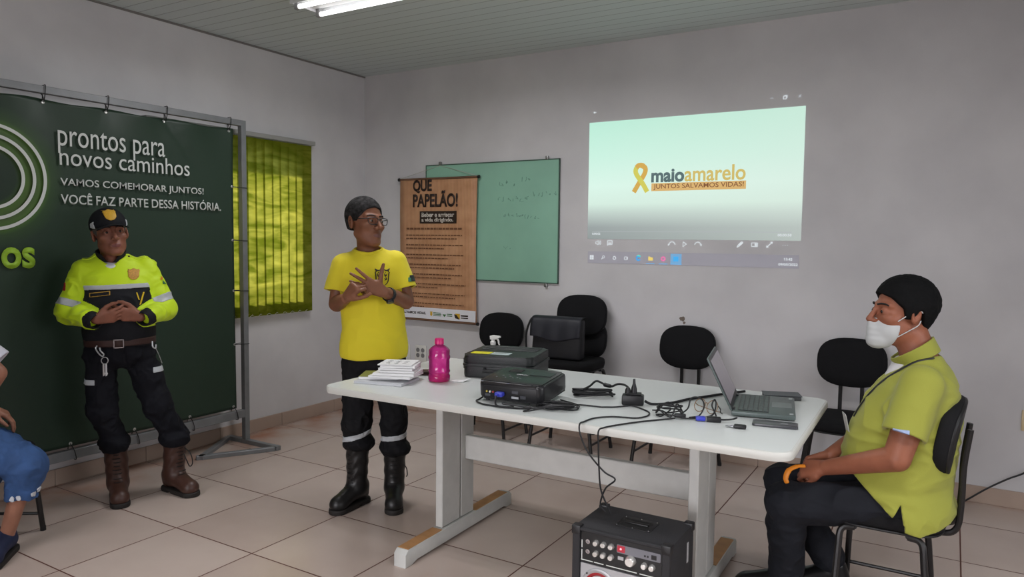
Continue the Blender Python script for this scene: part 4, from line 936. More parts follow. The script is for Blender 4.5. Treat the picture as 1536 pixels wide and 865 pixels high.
# folded spectacles
M_TAN = mat('tan_frame', S(132, 104, 76), 0.35)
gls = thing('spectacles', 'tan-framed spectacles standing folded in front of the laptop', 'glasses', (3.685, -2.06, TT), R(-12))
for s in (-1, 1):
    B().tube([(s * 0.027 + 0.023 * math.cos(a), 0.012 * math.sin(a), 0.027 + 0.024 * math.sin(a)) for a in [2 * PI * k / 12 for k in range(12)]], 0.0017, 6, closed=True, sub=3).done('rim', M_TAN, gls)
B().tube([(-0.006, 0, 0.036), (0, 0.004, 0.040), (0.006, 0, 0.036)], 0.0017, 6).done('bridge', M_TAN, gls)
B().tube([(-0.05, 0.004, 0.034), (-0.045, 0.02, 0.02), (0.01, 0.028, 0.008), (0.05, 0.03, 0.004)], 0.0017, 6).done('temple', M_TAN, gls)
B().tube([(0.05, 0.004, 0.034), (0.055, 0.015, 0.02), (0.05, 0.025, 0.006), (0.06, 0.02, 0.003)], 0.0022, 6).done('temple', M_BLACK, gls)

# ---------------------------------------------------------------- laptop
M_LAP = mat('laptop_shell', S(84, 94, 92), 0.4, metal=0.2); M_KEY = mat('laptop_keys', S(66, 76, 74), 0.45); M_SCREEN = mat('laptop_screen', S(70, 68, 76), 0.18, spec=0.6, emit=S(120, 112, 118), estr=0.35); M_BEZ = mat('laptop_bezel', S(26, 28, 30), 0.35)
lp = thing('laptop', 'open dark grey laptop facing the seated man at the right end of the table', 'laptop', (3.868, -1.868, TT), R(-79))
# local: x = along the hinge, front edge towards -y ... rotated so that the front faces +x of the room
LW, LD = 0.178, 0.118
LM = Matrix.Rotation(PI, 4, 'Z')
def lbox(lo, hi, bev=0.003, seg=2, M=None): return B().box(lo, hi, bev, seg, (LM @ M) if M is not None else LM)
lbox((-LW, -LD, 0.004), (LW, LD, 0.022), 0.004).done('base', M_LAP, lp)
kb = lbox((-LW + 0.02, -0.020, 0.0222), (LW - 0.02, LD - 0.022, 0.0236), 0.001, 1).done('keyboard', M_BEZ, lp)
b = B()
for r in range(6):
    for c in range(14):
        x = -LW + 0.024 + c * 0.0222; y = -0.016 + r * 0.0185
        if r == 0 and 3 <= c <= 7: continue
        b.box((x, y, 0.0237), (x + 0.019, y + 0.0155, 0.0256), 0.001, 1)
b.box((-LW + 0.024 + 3 * 0.0222, -0.016, 0.0237), (-LW + 0.024 + 8 * 0.0222 - 0.003, -0.0005, 0.0256), 0.001, 1)
for v in b.bm.verts: v.co = LM @ v.co
b.done('keycaps', M_KEY, kb)
lbox((-0.05, -LD + 0.012, 0.0222), (0.05, -0.03, 0.0230), 0.0005, 1).done('touchpad', mat('touchpad', S(92, 102, 100), 0.35), lp)
lbox((LW - 0.05, -LD + 0.008, 0.0222), (LW - 0.015, -LD + 0.022, 0.0230), 0.0003, 1).done('sticker', mat('silver_sticker', S(150, 156, 156), 0.4), lp)
lbox((-LW + 0.015, -LD + 0.008, 0.0222), (-LW + 0.04, -LD + 0.022, 0.0230), 0.0003, 1).done('sticker', mat('silver_sticker_b', S(150, 156, 156), 0.4), lp)
SMt = Matrix.Translation((0, LD - 0.004, 0.024)) @ Matrix.Rotation(R(-26), 4, 'X')
scr = lbox((-LW, 0.0, 0.0), (LW, 0.008, 0.222), 0.003, 2, SMt).done('screen_lid', M_LAP, lp)
lbox((-LW + 0.003, -0.0016, 0.004), (LW - 0.003, 0.0005, 0.219), 0.0006, 1, SMt).done('bezel', M_BEZ, scr)
lbox((-LW + 0.014, -0.0026, 0.024), (LW - 0.014, -0.0010, 0.206), 0.0003, 1, SMt).done('display', M_SCREEN, scr)
for s in (-1, 1): B().cone(LM @ Vector((s * 0.12, LD - 0.004, 0.022)), LM @ Vector((s * 0.15, LD - 0.004, 0.022)), 0.008, n=12).done('hinge', M_BEZ, lp)
nb = thing('notebook', 'closed dark grey pocket notebook on the table behind the laptop keyboard', 'notebook', (3.885, -1.60, TT), R(20))
B().box((-0.075, -0.045, 0.0), (0.075, 0.045, 0.016), 0.002, 1).done('pages', mat('notebook_pages', S(80, 82, 84), 0.7), nb)
B().box((-0.078, -0.047, 0.0165), (0.078, 0.047, 0.020), 0.001, 1).done('cover', mat('notebook_cover', S(66, 70, 74), 0.45), nb)
ph = thing('smartphone', 'dark smartphone lying face down at the front right corner of the table', 'phone', (3.962, -2.118, TT), R(10))
B().prism(rrect(-0.080, -0.038, 0.080, 0.038, 0.010), 0.0, 0.009, bev=0.003).done('body', mat('phone_back', S(60, 60, 64), 0.3, spec=0.6), ph)
B().box((0.02, -0.010, 0.0092), (0.045, 0.008, 0.0096)).done('logo_mark', mat('phone_mark', S(120, 120, 124), 0.4), ph, flat=True)
ks = thing('key_fob', 'small black key fob with keys in front of the phone', 'keys', (3.862, -2.235, TT), R(10))
B().box((-0.022, -0.013, 0.0), (0.022, 0.013, 0.014), 0.005, 2).done('fob', M_BLACK, ks)
for i, a in enumerate((150, 175, 200)):
    M = Matrix.Translation((-0.022, 0, 0.002 + 0.0025 * i)) @ Matrix.Rotation(R(a), 4, 'Z')
    B().prism([(0.0, -0.006), (0.010, -0.007), (0.012, -0.003), (0.030, -0.003), (0.030, 0.003), (0.012, 0.003), (0.010, 0.007), (0.0, 0.006)], 0, 0.002, M).done('key', M_CHR, ks)

# ---------------------------------------------------------------- amplified speaker
M_AMP = mat('speaker_vinyl', S(30, 30, 33), 0.6, bump=0.1, bscale=260); M_AMPF = mat('speaker_face_black', S(14, 14, 16), 0.4); M_SIL = mat('silver_face', S(168, 168, 170), 0.4, metal=0.3)
M_KNOB = mat('silver_knob', S(200, 198, 194), 0.25, metal=0.7)
AX0, AX1, AYF, AYB, AH = 3.415, 3.765, -2.70, -2.445, 0.50
am = thing('amplified_speaker', 'black portable amplified speaker with silver knobs on the floor in front of the table', 'speaker', ((AX0 + AX1) / 2, (AYF + AYB) / 2, 0))
aw, adp = (AX1 - AX0) / 2, (AYB - AYF) / 2
b = B(); b.box((-aw, -adp + 0.012, 0.012), (aw, adp, AH - 0.004), 0.008, 2); b.done('cabinet', M_AMP, am)
b = B()
for lo, hi in (((-aw, -adp, 0.012), (-aw + 0.028, -adp + 0.02, AH - 0.004)), ((aw - 0.028, -adp, 0.012), (aw, -adp + 0.02, AH - 0.004)), ((-aw, -adp, AH - 0.016), (aw, -adp + 0.02, AH - 0.004)), ((-aw, -adp, 0.012), (aw, -adp + 0.02, 0.03))): b.box(lo, hi, 0.003, 1)
b.done('front_surround', M_AMP, am)
for sx in (-1, 1):
    for sy in (-1, 1):
        for zz in (AH - 0.03, 0.012):
            B().box((sx * (aw - 0.014) - 0.0165, sy * (adp - 0.014) - 0.0165, zz), (sx * (aw - 0.014) + 0.0165, sy * (adp - 0.014) + 0.0165, zz + 0.0315), 0.004, 2).done('corner_guard', M_BLACK, am)
        B().cone((sx * (aw - 0.03), sy * (adp - 0.03), 0.0), (sx * (aw - 0.03), sy * (adp - 0.03), 0.014), 0.014, n=12).done('foot', M_BLACK, am)
FA = fr((0, -adp + 0.010, 0), (1, 0, 0), (0, 0, 1))
B().prism([(-aw + .03, 0.375), (aw - .03, 0.375), (aw - .03, AH - 0.017), (-aw + .03, AH - 0.017)], -0.002, 0.001, FA).done('control_panel', M_AMPF, am, flat=True)
B().prism([(-aw + .03, 0.032), (aw - .03, 0.032), (aw - .03, 0.371), (-aw + .03, 0.371)], -0.002, 0.002, FA).done('silver_panel', M_SIL, am, flat=True)
def knob(x, z, r, d=0.014):
    B().lathe([(0.0, 0.0), (r * 1.15, 0.0), (r * 1.1, d * 0.3), (r * 0.9, d * 0.9), (r * 0.8, d), (0.0, d)], 20, FA @ Matrix.Translation((x, z, 0.001))).done('knob', M_KNOB, am)
for i, x in enumerate((-0.088, -0.060, -0.032)):
    for z in (0.452, 0.415): knob(x, z, 0.0095)
knob(0.038, 0.419, 0.017, 0.018); knob(0.086, 0.414, 0.010); knob(0.113, 0.414, 0.010)
for z in (0.451, 0.416): B().lathe([(0.0, 0.0), (0.008, 0.0), (0.008, 0.004), (0.004, 0.004), (0.004, 0.001), (0.0, 0.001)], 16, FA @ Matrix.Translation((-0.118, z, 0.001))).done('input_jack', M_CHR, am)
B().prism(rrect(-0.012, 0.437, 0.142, 0.466, 0.004), 0.001, 0.0035, FA).done('display_strip', mat('display_strip', S(112, 112, 118), 0.4), am)
B().prism(rrect(-0.010, 0.441, 0.018, 0.463, 0.003), 0.0035, 0.0045, FA).done('red_display', mat('red_display', S(120, 30, 40), 0.4, emit=S(180, 40, 60), estr=0.5), am)
B().sphere(FA @ Vector((0.003, 0.452, 0.0048)), 0.0035, 12, 8).done('red_lamp', mat('red_lamp', (1, .1, .1, 1), 0.4, emit=(1.0, 0.25, 0.3, 1), estr=2.5), am)
b = B()
for x in (0.085, 0.095): b.prism(rrect(x, 0.445, x + 0.006, 0.451, 0.001), 0.0035, 0.0045, FA)
b.prism(rrect(0.11, 0.442, 0.128, 0.457, 0.001), 0.0035, 0.0045, FA)
b.done('port', M_AMPF, am)
B().prism(rrect(-0.008, 0.413, 0.012, 0.425, 0.001), 0.001, 0.002, FA).done('level_label', M_SIL, am)
b = B()
for x0, x1, z in ((-0.145, -0.10, 0.381), (-0.095, -0.06, 0.381), (-0.05, 0.06, 0.381), (0.07, 0.14, 0.381)): b.prism([(x0, z), (x1, z), (x1, z + .003), (x0, z + .003)], 0.001, 0.0016, FA)
b.prism([(-0.143, 0.385), (-0.140, 0.385), (-0.140, 0.418), (-0.143, 0.418)], 0.001, 0.0016, FA); b.prism([(-0.143, 0.425), (-0.140, 0.425), (-0.140, 0.452), (-0.143, 0.452)], 0.001, 0.0016, FA)
b.done('panel_print', M_WHITE_INK, am, flat=True)
def driver(x, z, r, col):
    M = FA @ Matrix.Translation((x, z, 0.002))
    B().lathe([(r * 0.78, 0.0), (r, 0.0), (r * 1.0, 0.004), (r * 0.92, 0.007), (r * 0.80, 0.004)], 40, M, False).done('driver_ring', M_SIL, am)
    c = B().lathe([(r * 0.80, 0.004), (r * 0.70, 0.005), (r * 0.60, -0.001), (r * 0.3, -0.001 + 0.001), (0.0, 0.0006)], 40, M, False).done('cone', mat('driver_cone', col, 0.4), am)
    B().lathe([(r * 0.30, 0.0005), (r * 0.26, 0.007), (r * 0.15, 0.011), (0.0, 0.012)], 28, M, False).done('dust_cap', M_SIL, c)
    for k in range(4):
        a = PI / 4 + k * PI / 2
        B().cone(M @ Vector((r * 0.93 * math.cos(a), r * 0.93 * math.sin(a), 0.004)), M @ Vector((r * 0.93 * math.cos(a), r * 0.93 * math.sin(a), 0.0085)), 0.003, n=8).done('screw', M_AMPF, am)
driver(-0.074, 0.298, 0.066, S(140, 16, 24)); driver(0.074, 0.290, 0.060, S(110, 16, 22)); driver(0.0, 0.12, 0.085, S(60, 60, 64))
# recessed handle on top
B().prism(rrect(-0.055, -0.045, 0.075, 0.055, 0.008), AH - 0.0045, AH - 0.0015, bev=0.001).done('handle_plate', M_BLACK, am)
for y in (-0.022, 0.024): B().prism(rrect(-0.042, y - 0.012, 0.062, y + 0.012, 0.010), AH - 0.002, AH - 0.0008).done('handle_slot', mat('slot_black', S(5, 5, 5), 0.8), am)
B().box((-0.035, -0.008, AH - 0.003), (0.055, 0.010, AH + 0.004), 0.004, 2).done('handle_grip', M_AMPF, am)
for q in ((-0.048, -0.038), (0.068, -0.038), (-0.048, 0.048), (0.068, 0.048), (0.01, -0.04), (0.01, 0.05)): B().lathe([(0.0, 0.0), (0.003, 0.0), (0.002, 0.0015), (0.0, 0.0015)], 10, Matrix.Translation((q[0], q[1], AH - 0.0015))).done('screw', M_CHR, am)
B().box((aw - 0.001, 0.05, AH - 0.12), (aw + 0.0015, 0.066, AH - 0.05), 0.0007, 1).done('side_label', M_SIL, am)

# ---------------------------------------------------------------- shoulder bag on the stacked chairs
M_BAG = mat('black_nylon', S(24, 24, 28), 0.5, spec=0.4, bump=0.1, bscale=120); M_BAGL = mat('black_flap_leather', S(30, 31, 38), 0.5, spec=0.35)
bg = thing('shoulder_bag', 'black messenger bag with flap standing on the upper stacked chair', 'bag', (2.165, -0.415, 0.6535), R(4))
b = B(); bw_, bh = 0.185, 0.285
b.box((-bw_, -0.05, 0.0), (bw_, 0.05, bh), 0.022, 3)
for v in b.bm.verts:
    t = v.co.z / bh; v.co.y *= (1.05 - 0.35 * t); v.co.y += 0.02 * t; v.co.x *= 1.0 - 0.02 * t + 0.015 * math.sin(v.co.z * 30)
b.done('body', M_BAG, bg)
def fflap(u, v):
    x = (-bw_ - 0.004) + (2 * bw_ + 0.008) * u; s = v
    low = 0.115 + 0.012 * math.cos(2 * PI * (u - 0.5)) 
    if s < 0.25: q = s / 0.25; return Vector((x * (0.985), 0.062 - 0.085 * q, bh + 0.004 + 0.004 * math.sin(PI * q)))
    q = (s - 0.25) / 0.75; z = bh + 0.002 - q * low * 1.25
    return Vector((x * 0.99, -0.024 - 0.038 * q ** 0.6 - 0.006 * math.sin(PI * q) - 0.002 * math.sin(u * 19), z))
o = B().grid(fflap, 24, 20).done('flap', M_BAGL, bg, recalc=False, angle=180); md = o.modifiers.new('t', 'SOLIDIFY'); md.thickness = 0.004
B().tube([(-bw_ + 0.01, 0.0, bh - 0.01), (-bw_ - 0.020, -0.01, bh - 0.02), (-bw_ - 0.050, -0.02, 0.17), (-bw_ - 0.048, -0.02, 0.05), (-bw_ - 0.02, -0.03, 0.016), (-bw_ + 0.03, -0.062, 0.008)], 0.013, 8, flat=0.35).done('strap', M_BAG, bg)
# ================================================================ PEOPLE: implicit-surface modelling kit
f32 = np.float32
def A3(*v): return np.array(v, f32)
def _len(q): return np.sqrt(np.einsum('ij,ij->i', q, q))
def cap(P, a, b, ra, rb=None):
    """tapered limb segment"""
    rb = ra if rb is None else rb
    a = np.asarray(a, f32); ba = np.asarray(b, f32) - a; pa = P - a
    t = np.clip(pa @ ba / max(float(ba @ ba), 1e-12), 0, 1)
    return _len(pa - t[:, None] * ba) - (ra + (rb - ra) * t)
def ell(P, c, r, R=None):
    q = P - np.asarray(c, f32)
    if R is not None: q = q @ R
    r = np.asarray(r, f32); k0 = _len(q / r); k1 = _len(q / (r * r))
    return k0 * (k0 - 1) / (k1 + 1e-9)
def sm(a, b, k):
    h = np.clip(0.5 + 0.5 * (b - a) / k, 0, 1); return b + (a - b) * h - k * h * (1 - h)
def ssub(a, b, k): return -sm(-a, b, k)
def smax(a, b, k): return -sm(-a, -b, k)
def bx(P, c, half, r=0.0, R=None):
    q = P - np.asarray(c, f32)
    if R is not None: q = q @ R
    q = np.abs(q) - (np.asarray(half, f32) - r)
    return _len(np.maximum(q, 0)) + np.minimum(q.max(1), 0) - r
def rot(yaw=0, pitch=0, roll=0):
    m = Euler((pitch, roll, 0)).to_matrix(); z = Matrix.Rotation(yaw, 3, 'Z')
    return np.array(z @ m, f32)
def loft(P, keys, rnd=0.02, yaw=0.0):
    """stack of ellipses: keys = (z, cx, cy, a, b), smooth in between"""
    K = np.array(keys, float); n = len(K); zs = np.linspace(K[0, 0], K[-1, 0], 80)
    M = np.gradient(K[:, 1:], K[:, 0], axis=0) if n > 2 else np.repeat(((K[1, 1:] - K[0, 1:]) / (K[1, 0] - K[0, 0]))[None], n, 0)
    i = np.clip(np.searchsorted(K[:, 0], zs, 'right') - 1, 0, n - 2); h = (K[i + 1, 0] - K[i, 0]); t = ((zs - K[i, 0]) / h)[:, None]; h = h[:, None]
    V = (2 * t**3 - 3 * t**2 + 1) * K[i, 1:] + (t**3 - 2 * t**2 + t) * h * M[i] + (-2 * t**3 + 3 * t**2) * K[i + 1, 1:] + (t**3 - t**2) * h * M[i + 1]
    z = P[:, 2]; cx, cy, a, b = (np.interp(z, zs, V[:, j]).astype(f32) for j in range(4))
    x = P[:, 0] - cx; y = P[:, 1] - cy
    if yaw: x, y = x * math.cos(yaw) + y * math.sin(yaw), -x * math.sin(yaw) + y * math.cos(yaw)
    k0 = np.sqrt((x / a) ** 2 + (y / b) ** 2); k1 = np.sqrt((x / a**2) ** 2 + (y / b**2) ** 2)
    d2 = k0 * (k0 - 1) / (k1 + 1e-9)
    return smax(d2, np.maximum(K[0, 0] - z, z - K[-1, 0]), rnd)
def chain(P, pts, rs, k=0.0):
    d = None
    for i in range(len(pts) - 1):
        e = cap(P, pts[i], pts[i + 1], rs[i], rs[i + 1]); d = e if d is None else (sm(d, e, k) if k else np.minimum(d, e))
    return d
def vnoise(P, seed=0):
    i = np.floor(P).astype(np.int64); f = (P - i).astype(f32); f = f * f * (3 - 2 * f)
    def hsh(x, y, z):
        n = (x * 73856093) ^ (y * 19349663) ^ (z * 83492791) ^ (seed * 2654435 + 1013)
        n = (n ^ (n >> 13)) * 1274126177; n &= 0x7fffffff
        return (n % 10007).astype(f32) / 5003.5 - 1.0
    r = 0
    for a in (0, 1):
        for b in (0, 1):
            for c in (0, 1):
                w = (f[:, 0] if a else 1 - f[:, 0]) * (f[:, 1] if b else 1 - f[:, 1]) * (f[:, 2] if c else 1 - f[:, 2])
                r = r + w * hsh(i[:, 0] + a, i[:, 1] + b, i[:, 2] + c)
    return r
def folds(P, sc, amp, seed=1):
    """soft cloth folds: ridged noise, stretched by the scale vector"""
    q = P * np.asarray(sc, f32); w = vnoise(q * 0.7 + 5.3, seed + 9)[:, None]
    n = vnoise(q + w * 0.8, seed)
    return amp * (np.abs(n) * 1.6 - 0.55)

def surface(name, fn, lo, hi, h, m, parent, mats=None, matfn=None):
    """sample fn on a grid near its surface and mesh it (surface nets)"""
    lo = np.array(lo, float); hi = np.array(hi, float); BS = 8
    nb = np.ceil((hi - lo) / (h * BS)).astype(int) + 1; dims = nb * BS
    bi = np.stack(np.meshgrid(*[np.arange(n) for n in nb], indexing='ij'), -1).reshape(-1, 3)
    ctr = (lo + (bi * BS + (BS - 1) / 2) * h).astype(f32)
    dc = fn(ctr); F = np.repeat(np.repeat(np.repeat(np.where(dc < 0, -1, 1).reshape(nb).astype(f32), BS, 0), BS, 1), BS, 2)
    keep = np.abs(dc) < h * BS * 0.87 * 1.55 + 0.006
    kb = bi[keep]; off = np.stack(np.meshgrid(*[np.arange(BS)] * 3, indexing='ij'), -1).reshape(-1, 3)
    for s in range(0, len(kb), 400):
        idx = (kb[s:s + 400, None, :] * BS + off[None]).reshape(-1, 3)
        F[idx[:, 0], idx[:, 1], idx[:, 2]] = fn((lo + idx * h).astype(f32))
    F[0], F[-1] = 1, 1; F[:, 0] = 1; F[:, -1] = 1; F[:, :, 0] = 1; F[:, :, -1] = 1
    Sg = F < 0
    cnt = np.zeros(dims - 1, np.uint8)
    cor = [(a, b, c) for a in (0, 1) for b in (0, 1) for c in (0, 1)]
    sl = lambda a, b, c: (slice(a, dims[0] - 1 + a), slice(b, dims[1] - 1 + b), slice(c, dims[2] - 1 + c))
    for q in cor: cnt += Sg[sl(*q)]
    cells = np.argwhere((cnt > 0) & (cnt < 8))
    vid = np.full(dims - 1, -1, np.int32); vid[tuple(cells.T)] = np.arange(len(cells))
    vals = np.stack([F[cells[:, 0] + a, cells[:, 1] + b, cells[:, 2] + c] for a, b, c in cor], 1)
    acc = np.zeros((len(cells), 3)); nn = np.zeros(len(cells)); C_ = np.array(cor, float)
    for i in range(8):
        for j in range(i + 1, 8):
            if np.abs(C_[i] - C_[j]).sum() != 1: continue
            va, vb = vals[:, i], vals[:, j]; x = (va < 0) != (vb < 0)
            t = va[x] / (va[x] - vb[x]); acc[x] += C_[i] + (C_[j] - C_[i]) * t[:, None]; nn[x] += 1
    V = lo + (cells + acc / nn[:, None]) * h
    quads = []
    for ax in range(3):
        u, w = [(1, 2), (2, 0), (0, 1)][ax]
        s0 = [slice(1, d - 1) for d in dims]; s0[ax] = slice(0, dims[ax] - 1); s1 = list(s0); s1[ax] = slice(1, dims[ax])
        a, b = Sg[tuple(s0)], Sg[tuple(s1)]; e = np.argwhere(a != b)
        base = np.ones(3, int); base[ax] = 0; p = e + base
        inside = Sg[p[:, 0], p[:, 1], p[:, 2]]
        def at(du, dw):
            q = p.copy(); q[:, u] += du; q[:, w] += dw; return vid[q[:, 0], q[:, 1], q[:, 2]]
        Q = np.stack([at(-1, -1), at(0, -1), at(0, 0), at(-1, 0)], 1)
        Q[~inside] = Q[~inside][:, ::-1]; quads.append(Q)
    Q = np.concatenate(quads); Q = Q[(Q >= 0).all(1)]
    # one light relaxation towards the neighbours' mean
    s_ = np.zeros_like(V); k_ = np.zeros(len(V))
    for i in range(4):
        np.add.at(s_, Q[:, i], V[Q[:, (i + 1) % 4]]); np.add.at(k_, Q[:, i], 1)
    V = V * 0.6 + 0.4 * s_ / np.maximum(k_, 1)[:, None]
    me = bpy.data.meshes.new(name); me.vertices.add(len(V)); me.vertices.foreach_set('co', V.astype(f32).ravel())
    me.loops.add(len(Q) * 4); me.loops.foreach_set('vertex_index', Q.astype(np.int32).ravel())
    me.polygons.add(len(Q)); me.polygons.foreach_set('loop_start', np.arange(0, len(Q) * 4, 4, dtype=np.int32))
    me.update(calc_edges=True)
    for q in (mats or [m]): me.materials.append(q)
    if matfn is not None: me.polygons.foreach_set('material_index', matfn(V[Q].mean(1).astype(f32)).astype(np.int32))
    me.polygons.foreach_set('use_smooth', np.ones(len(Q), bool)); me.validate(); me.update()
    o = bpy.data.objects.new(name, me); COL.objects.link(o)
    if parent: o.parent = parent
    return o

# ---------------------------------------------------------------- anatomy
def head_sdf(Q, nose=1.0):
    S_ = Q.copy(); S_[:, 0] = np.abs(S_[:, 0])
    d = ell(Q, (0, .018, .038), (.0765, .098, .086))
    d = sm(d, ell(Q, (0, -.030, -.042), (.061, .060, .080)), .03)
    d = sm(d, cap(S_, (.046, .004, -.060), (.016, -.070, -.103), .016, .015), .032)
    d = sm(d, ell(Q, (0, -.071, -.104), (.024, .022, .018)), .02)
    d = sm(d, ell(S_, (.043, -.060, -.024), (.022, .024, .018)), .022)
    d = sm(d, cap(S_, (.004, -.085, .021), (.046, -.066, .024), .0115, .010), .014)
    d = ssub(d, ell(S_, (.032, -.100, .003), (.019, .017, .012)), .012)
    d = sm(d, ell(S_, (.032, -.0775, .001), (.0150, .0135, .0125)), .004)
    d = ssub(d, ell(S_, (.032, -.0935, .0002), (.0115, .010, .0036)), .002)
    d = sm(d, cap(Q, (0, -.090, .012), (0, -.114 * nose, -.032), .0075, .0115), .010)
    d = sm(d, ell(S_, (.013, -.101, -.036), (.0095, .012, .008)), .006)
    d = ssub(d, ell(S_, (.007, -.107, -.0455), (.0038, .006, .004)), .003)
    d = sm(d, ell(Q, (0, -.083, -.070), (.030, .018, .020)), .014)
    d = sm(d, cap(S_, (0, -.0985, -.066), (.021, -.086, -.070), .0050, .0030), .005)
    d = sm(d, cap(S_, (0, -.0965, -.077), (.018, -.086, -.074), .0060, .0035), .005)
    d = ssub(d, cap(S_, (0, -.105, -.0713), (.025, -.091, -.0722), .0016, .001), .002)
    er = ell(S_, (.080, .014, -.004), (.010, .021, .033), rot(0.35, -0.12, 0.12))
    er = ssub(er, ell(S_, (.089, .010, .002), (.007, .012, .020), rot(0.35, -0.12, 0.12)), .004)
    return sm(d, er, .008)
def hair_sdf(Q, front=.066, grow=.011, seed=3, side=-.018, back=-.062, nsc=70, namp=.0022):
    x = np.abs(Q[:, 0]); y = Q[:, 1]
    zb = np.interp(y, [-.12, -.088, -.066, -.046, -.028, -.018, .004, .022, .036, .055, .10, .13], [front, front, front - .008, .032, .016, side, side, .016, .012, -.042, back, back]).astype(f32)
    zb = zb + np.clip(.028 - x, 0, .03) * np.clip((-.05 - y) / .03, 0, 1) * 0.2
    d = ell(Q, (0, .020, .040), (.0765 + grow, .098 + grow, .086 + grow))
    d = sm(d, ell(Q, (0, .060, -.022), (.052, .044, .050)), .03)
    d = d + vnoise(Q * nsc, seed) * namp + vnoise(Q * 26, seed + 4) * .0014
    return smax(d, zb - Q[:, 2], .006)
def hand_list(w, X, N, thumb, curls=(20, 20, 20, 20), spread=6, scale=1.0, tpose=(0.75, 0.55, 0.25), tcurl=18, tips=1.0):
    """capsules of a hand: wrist w, pointing along X, palm facing N, thumb on the side `thumb` (+1: N x X)"""
    X = Vector(X).normalized(); N = Vector(N); N = (N - X * N.dot(X)).normalized(); T = N.cross(X) * thumb; w = Vector(w); s = scale
    palm, fing = [], []
    lat = (.027, .009, -.0095, -.027); L0 = (.088, .092, .087, .079)
    seg = ((.042, .026, .020), (.047, .030, .021), (.043, .028, .020), (.034, .021, .018)); rad = ((.0098, .0088, .0074), (.0100, .0090, .0076), (.0096, .0086, .0073), (.0086, .0078, .0066))
    for i in range(4):
        k = w + (X * L0[i] + T * lat[i]) * s
        palm.append((w + (X * .012 + T * lat[i] * .55) * s, k, .0150 * s, .0125 * s))
        d = (X + T * math.tan(math.radians(spread * (1.5 - i))) ).normalized(); p = k; c = math.radians(curls[i]); acc = 0
        for j in range(3):
            acc += c * (1.0, 1.15, 0.75)[j]; dd = d * math.cos(acc) + N * math.sin(acc)
            q = p + dd * seg[i][j] * s; fing.append((i, p, q, rad[i][j] * s, rad[i][min(j + 1, 2)] * s * (1 if j < 2 else .92))); p = q
    palm.append((w + (X * .022 + T * .014) * s, w + (X * .050 + T * .030 + N * .006) * s, .0165 * s, .0150 * s))
    p = w + (X * .036 + T * .032 + N * .006) * s; td = (X * tpose[0] + T * tpose[1] + N * tpose[2]).normalized(); ax = T.cross(td)
    for j, (l, r0, r1) in enumerate(((.040, .0135, .0115), (.032, .0112, .0102), (.024, .0100, .0080))):
        dd = td if j == 0 else (Matrix.Rotation(math.radians(-tcurl * j), 3, N) @ td if thumb > 0 else Matrix.Rotation(math.radians(tcurl * j), 3, N) @ td)
        q = p + dd * l * s; fing.append((9, p, q, r0 * s, r1 * s)); p = q
    return palm, fing
def hand_sdf(P, H):
    palm, fing = H; d = None
    for a, b, ra, rb in palm:
        e = cap(P, a, b, ra, rb); d = e if d is None else sm(d, e, .014)
    groups = {}
    for g, a, b, ra, rb in fing:
        e = cap(P, a, b, ra, rb); groups[g] = e if g not in groups else sm(groups[g], e, .003)
    f = None
    for g, e in groups.items(): f = e if f is None else np.minimum(f, e)
    return sm(d, f, .006)
def boot_parts(ankle, yaw, top, shaft_r=(.056, .060), L=1.0, toe_r=.046):
    """functions for the upper and the sole of a boot; ankle = floor point under the ankle, top = shaft top point"""
    ax, ay = ankle; c, s = math.cos(-yaw), math.sin(-yaw)
    def loc(P):
        x = P[:, 0] - ax; y = P[:, 1] - ay
        return np.stack([x * c - y * s, x * s + y * c, P[:, 2]], 1).astype(f32)
    def foot2d(Q, g):
        return cap(np.stack([Q[:, 0], Q[:, 1], 0 * Q[:, 2]], 1), (0, .045, 0), (0.004, -.150 * L, 0), .040 + g, toe_r + g)
    def upper(P):
        Q = loc(P); d = cap(P, (ax, ay, .10), top, shaft_r[0], shaft_r[1])
        d = sm(d, cap(Q, (0, .035, .06), (0, .03, .10), .042, .046), .03)
        d = sm(d, cap(Q, (0, -.03, .085), (0.002, -.145 * L, .050), .050, toe_r - .004), .03)
        d = sm(d, ell(Q, (0.003, -.145 * L, .045), (toe_r, .05, .040)), .02)
        d = d + .0018 * np.sin(P[:, 2] * 95 + 3 * np.sin(P[:, 0] * 40)) * np.clip((P[:, 2] - .10) * 14, 0, 1)
        d = smax(d, P[:, 2] - top[2], .006)
        return np.maximum(d, .024 - P[:, 2])
    def sole(P):
        Q = loc(P); d = smax(foot2d(Q, .005), np.abs(P[:, 2] - .0142) - .0138, .006)
        arch = np.where((Q[:, 1] > -.03) & (Q[:, 1] < -.002), .010 - P[:, 2], -1.0)
        return np.maximum(d, arch)
    return loc, upper, sole

def skin(name, c, lips):
    a = mat(name, c, 0.48, spec=0.4, var=0.10, vscale=22, bump=0.08, bscale=300)
    a.node_tree.nodes['Principled BSDF'].inputs['Subsurface Weight'].default_value = 0.08
    a.node_tree.nodes['Principled BSDF'].inputs['Subsurface Radius'].default_value = (0.012, 0.005, 0.003)
    return a, mat(name + '_lips', lips, 0.45)
M_EYEW = mat('eye_white', S(140, 128, 118), 0.25); M_IRIS = mat('dark_iris', S(30, 20, 14), 0.15)
def eyes(parent, c, R, s, look=(0, -1, 0)):
    """eyeballs seated in the lids"""
    for sx in (-1, 1):
        p = np.array(c) + R @ (np.array((sx * .032, -.0795, .0006)) * s)
        e = B().sphere(Vector(p), .0105 * s, 16, 10).done('eyeball', M_EYEW, parent, 180)
        q = np.array(c) + R @ (np.array((sx * .032 + look[0] * .004, -.0860, .0004 + look[2] * .002)) * s)
        B().sphere(Vector(q), .0064 * s, 12, 8).done('iris', M_IRIS, e, 180)
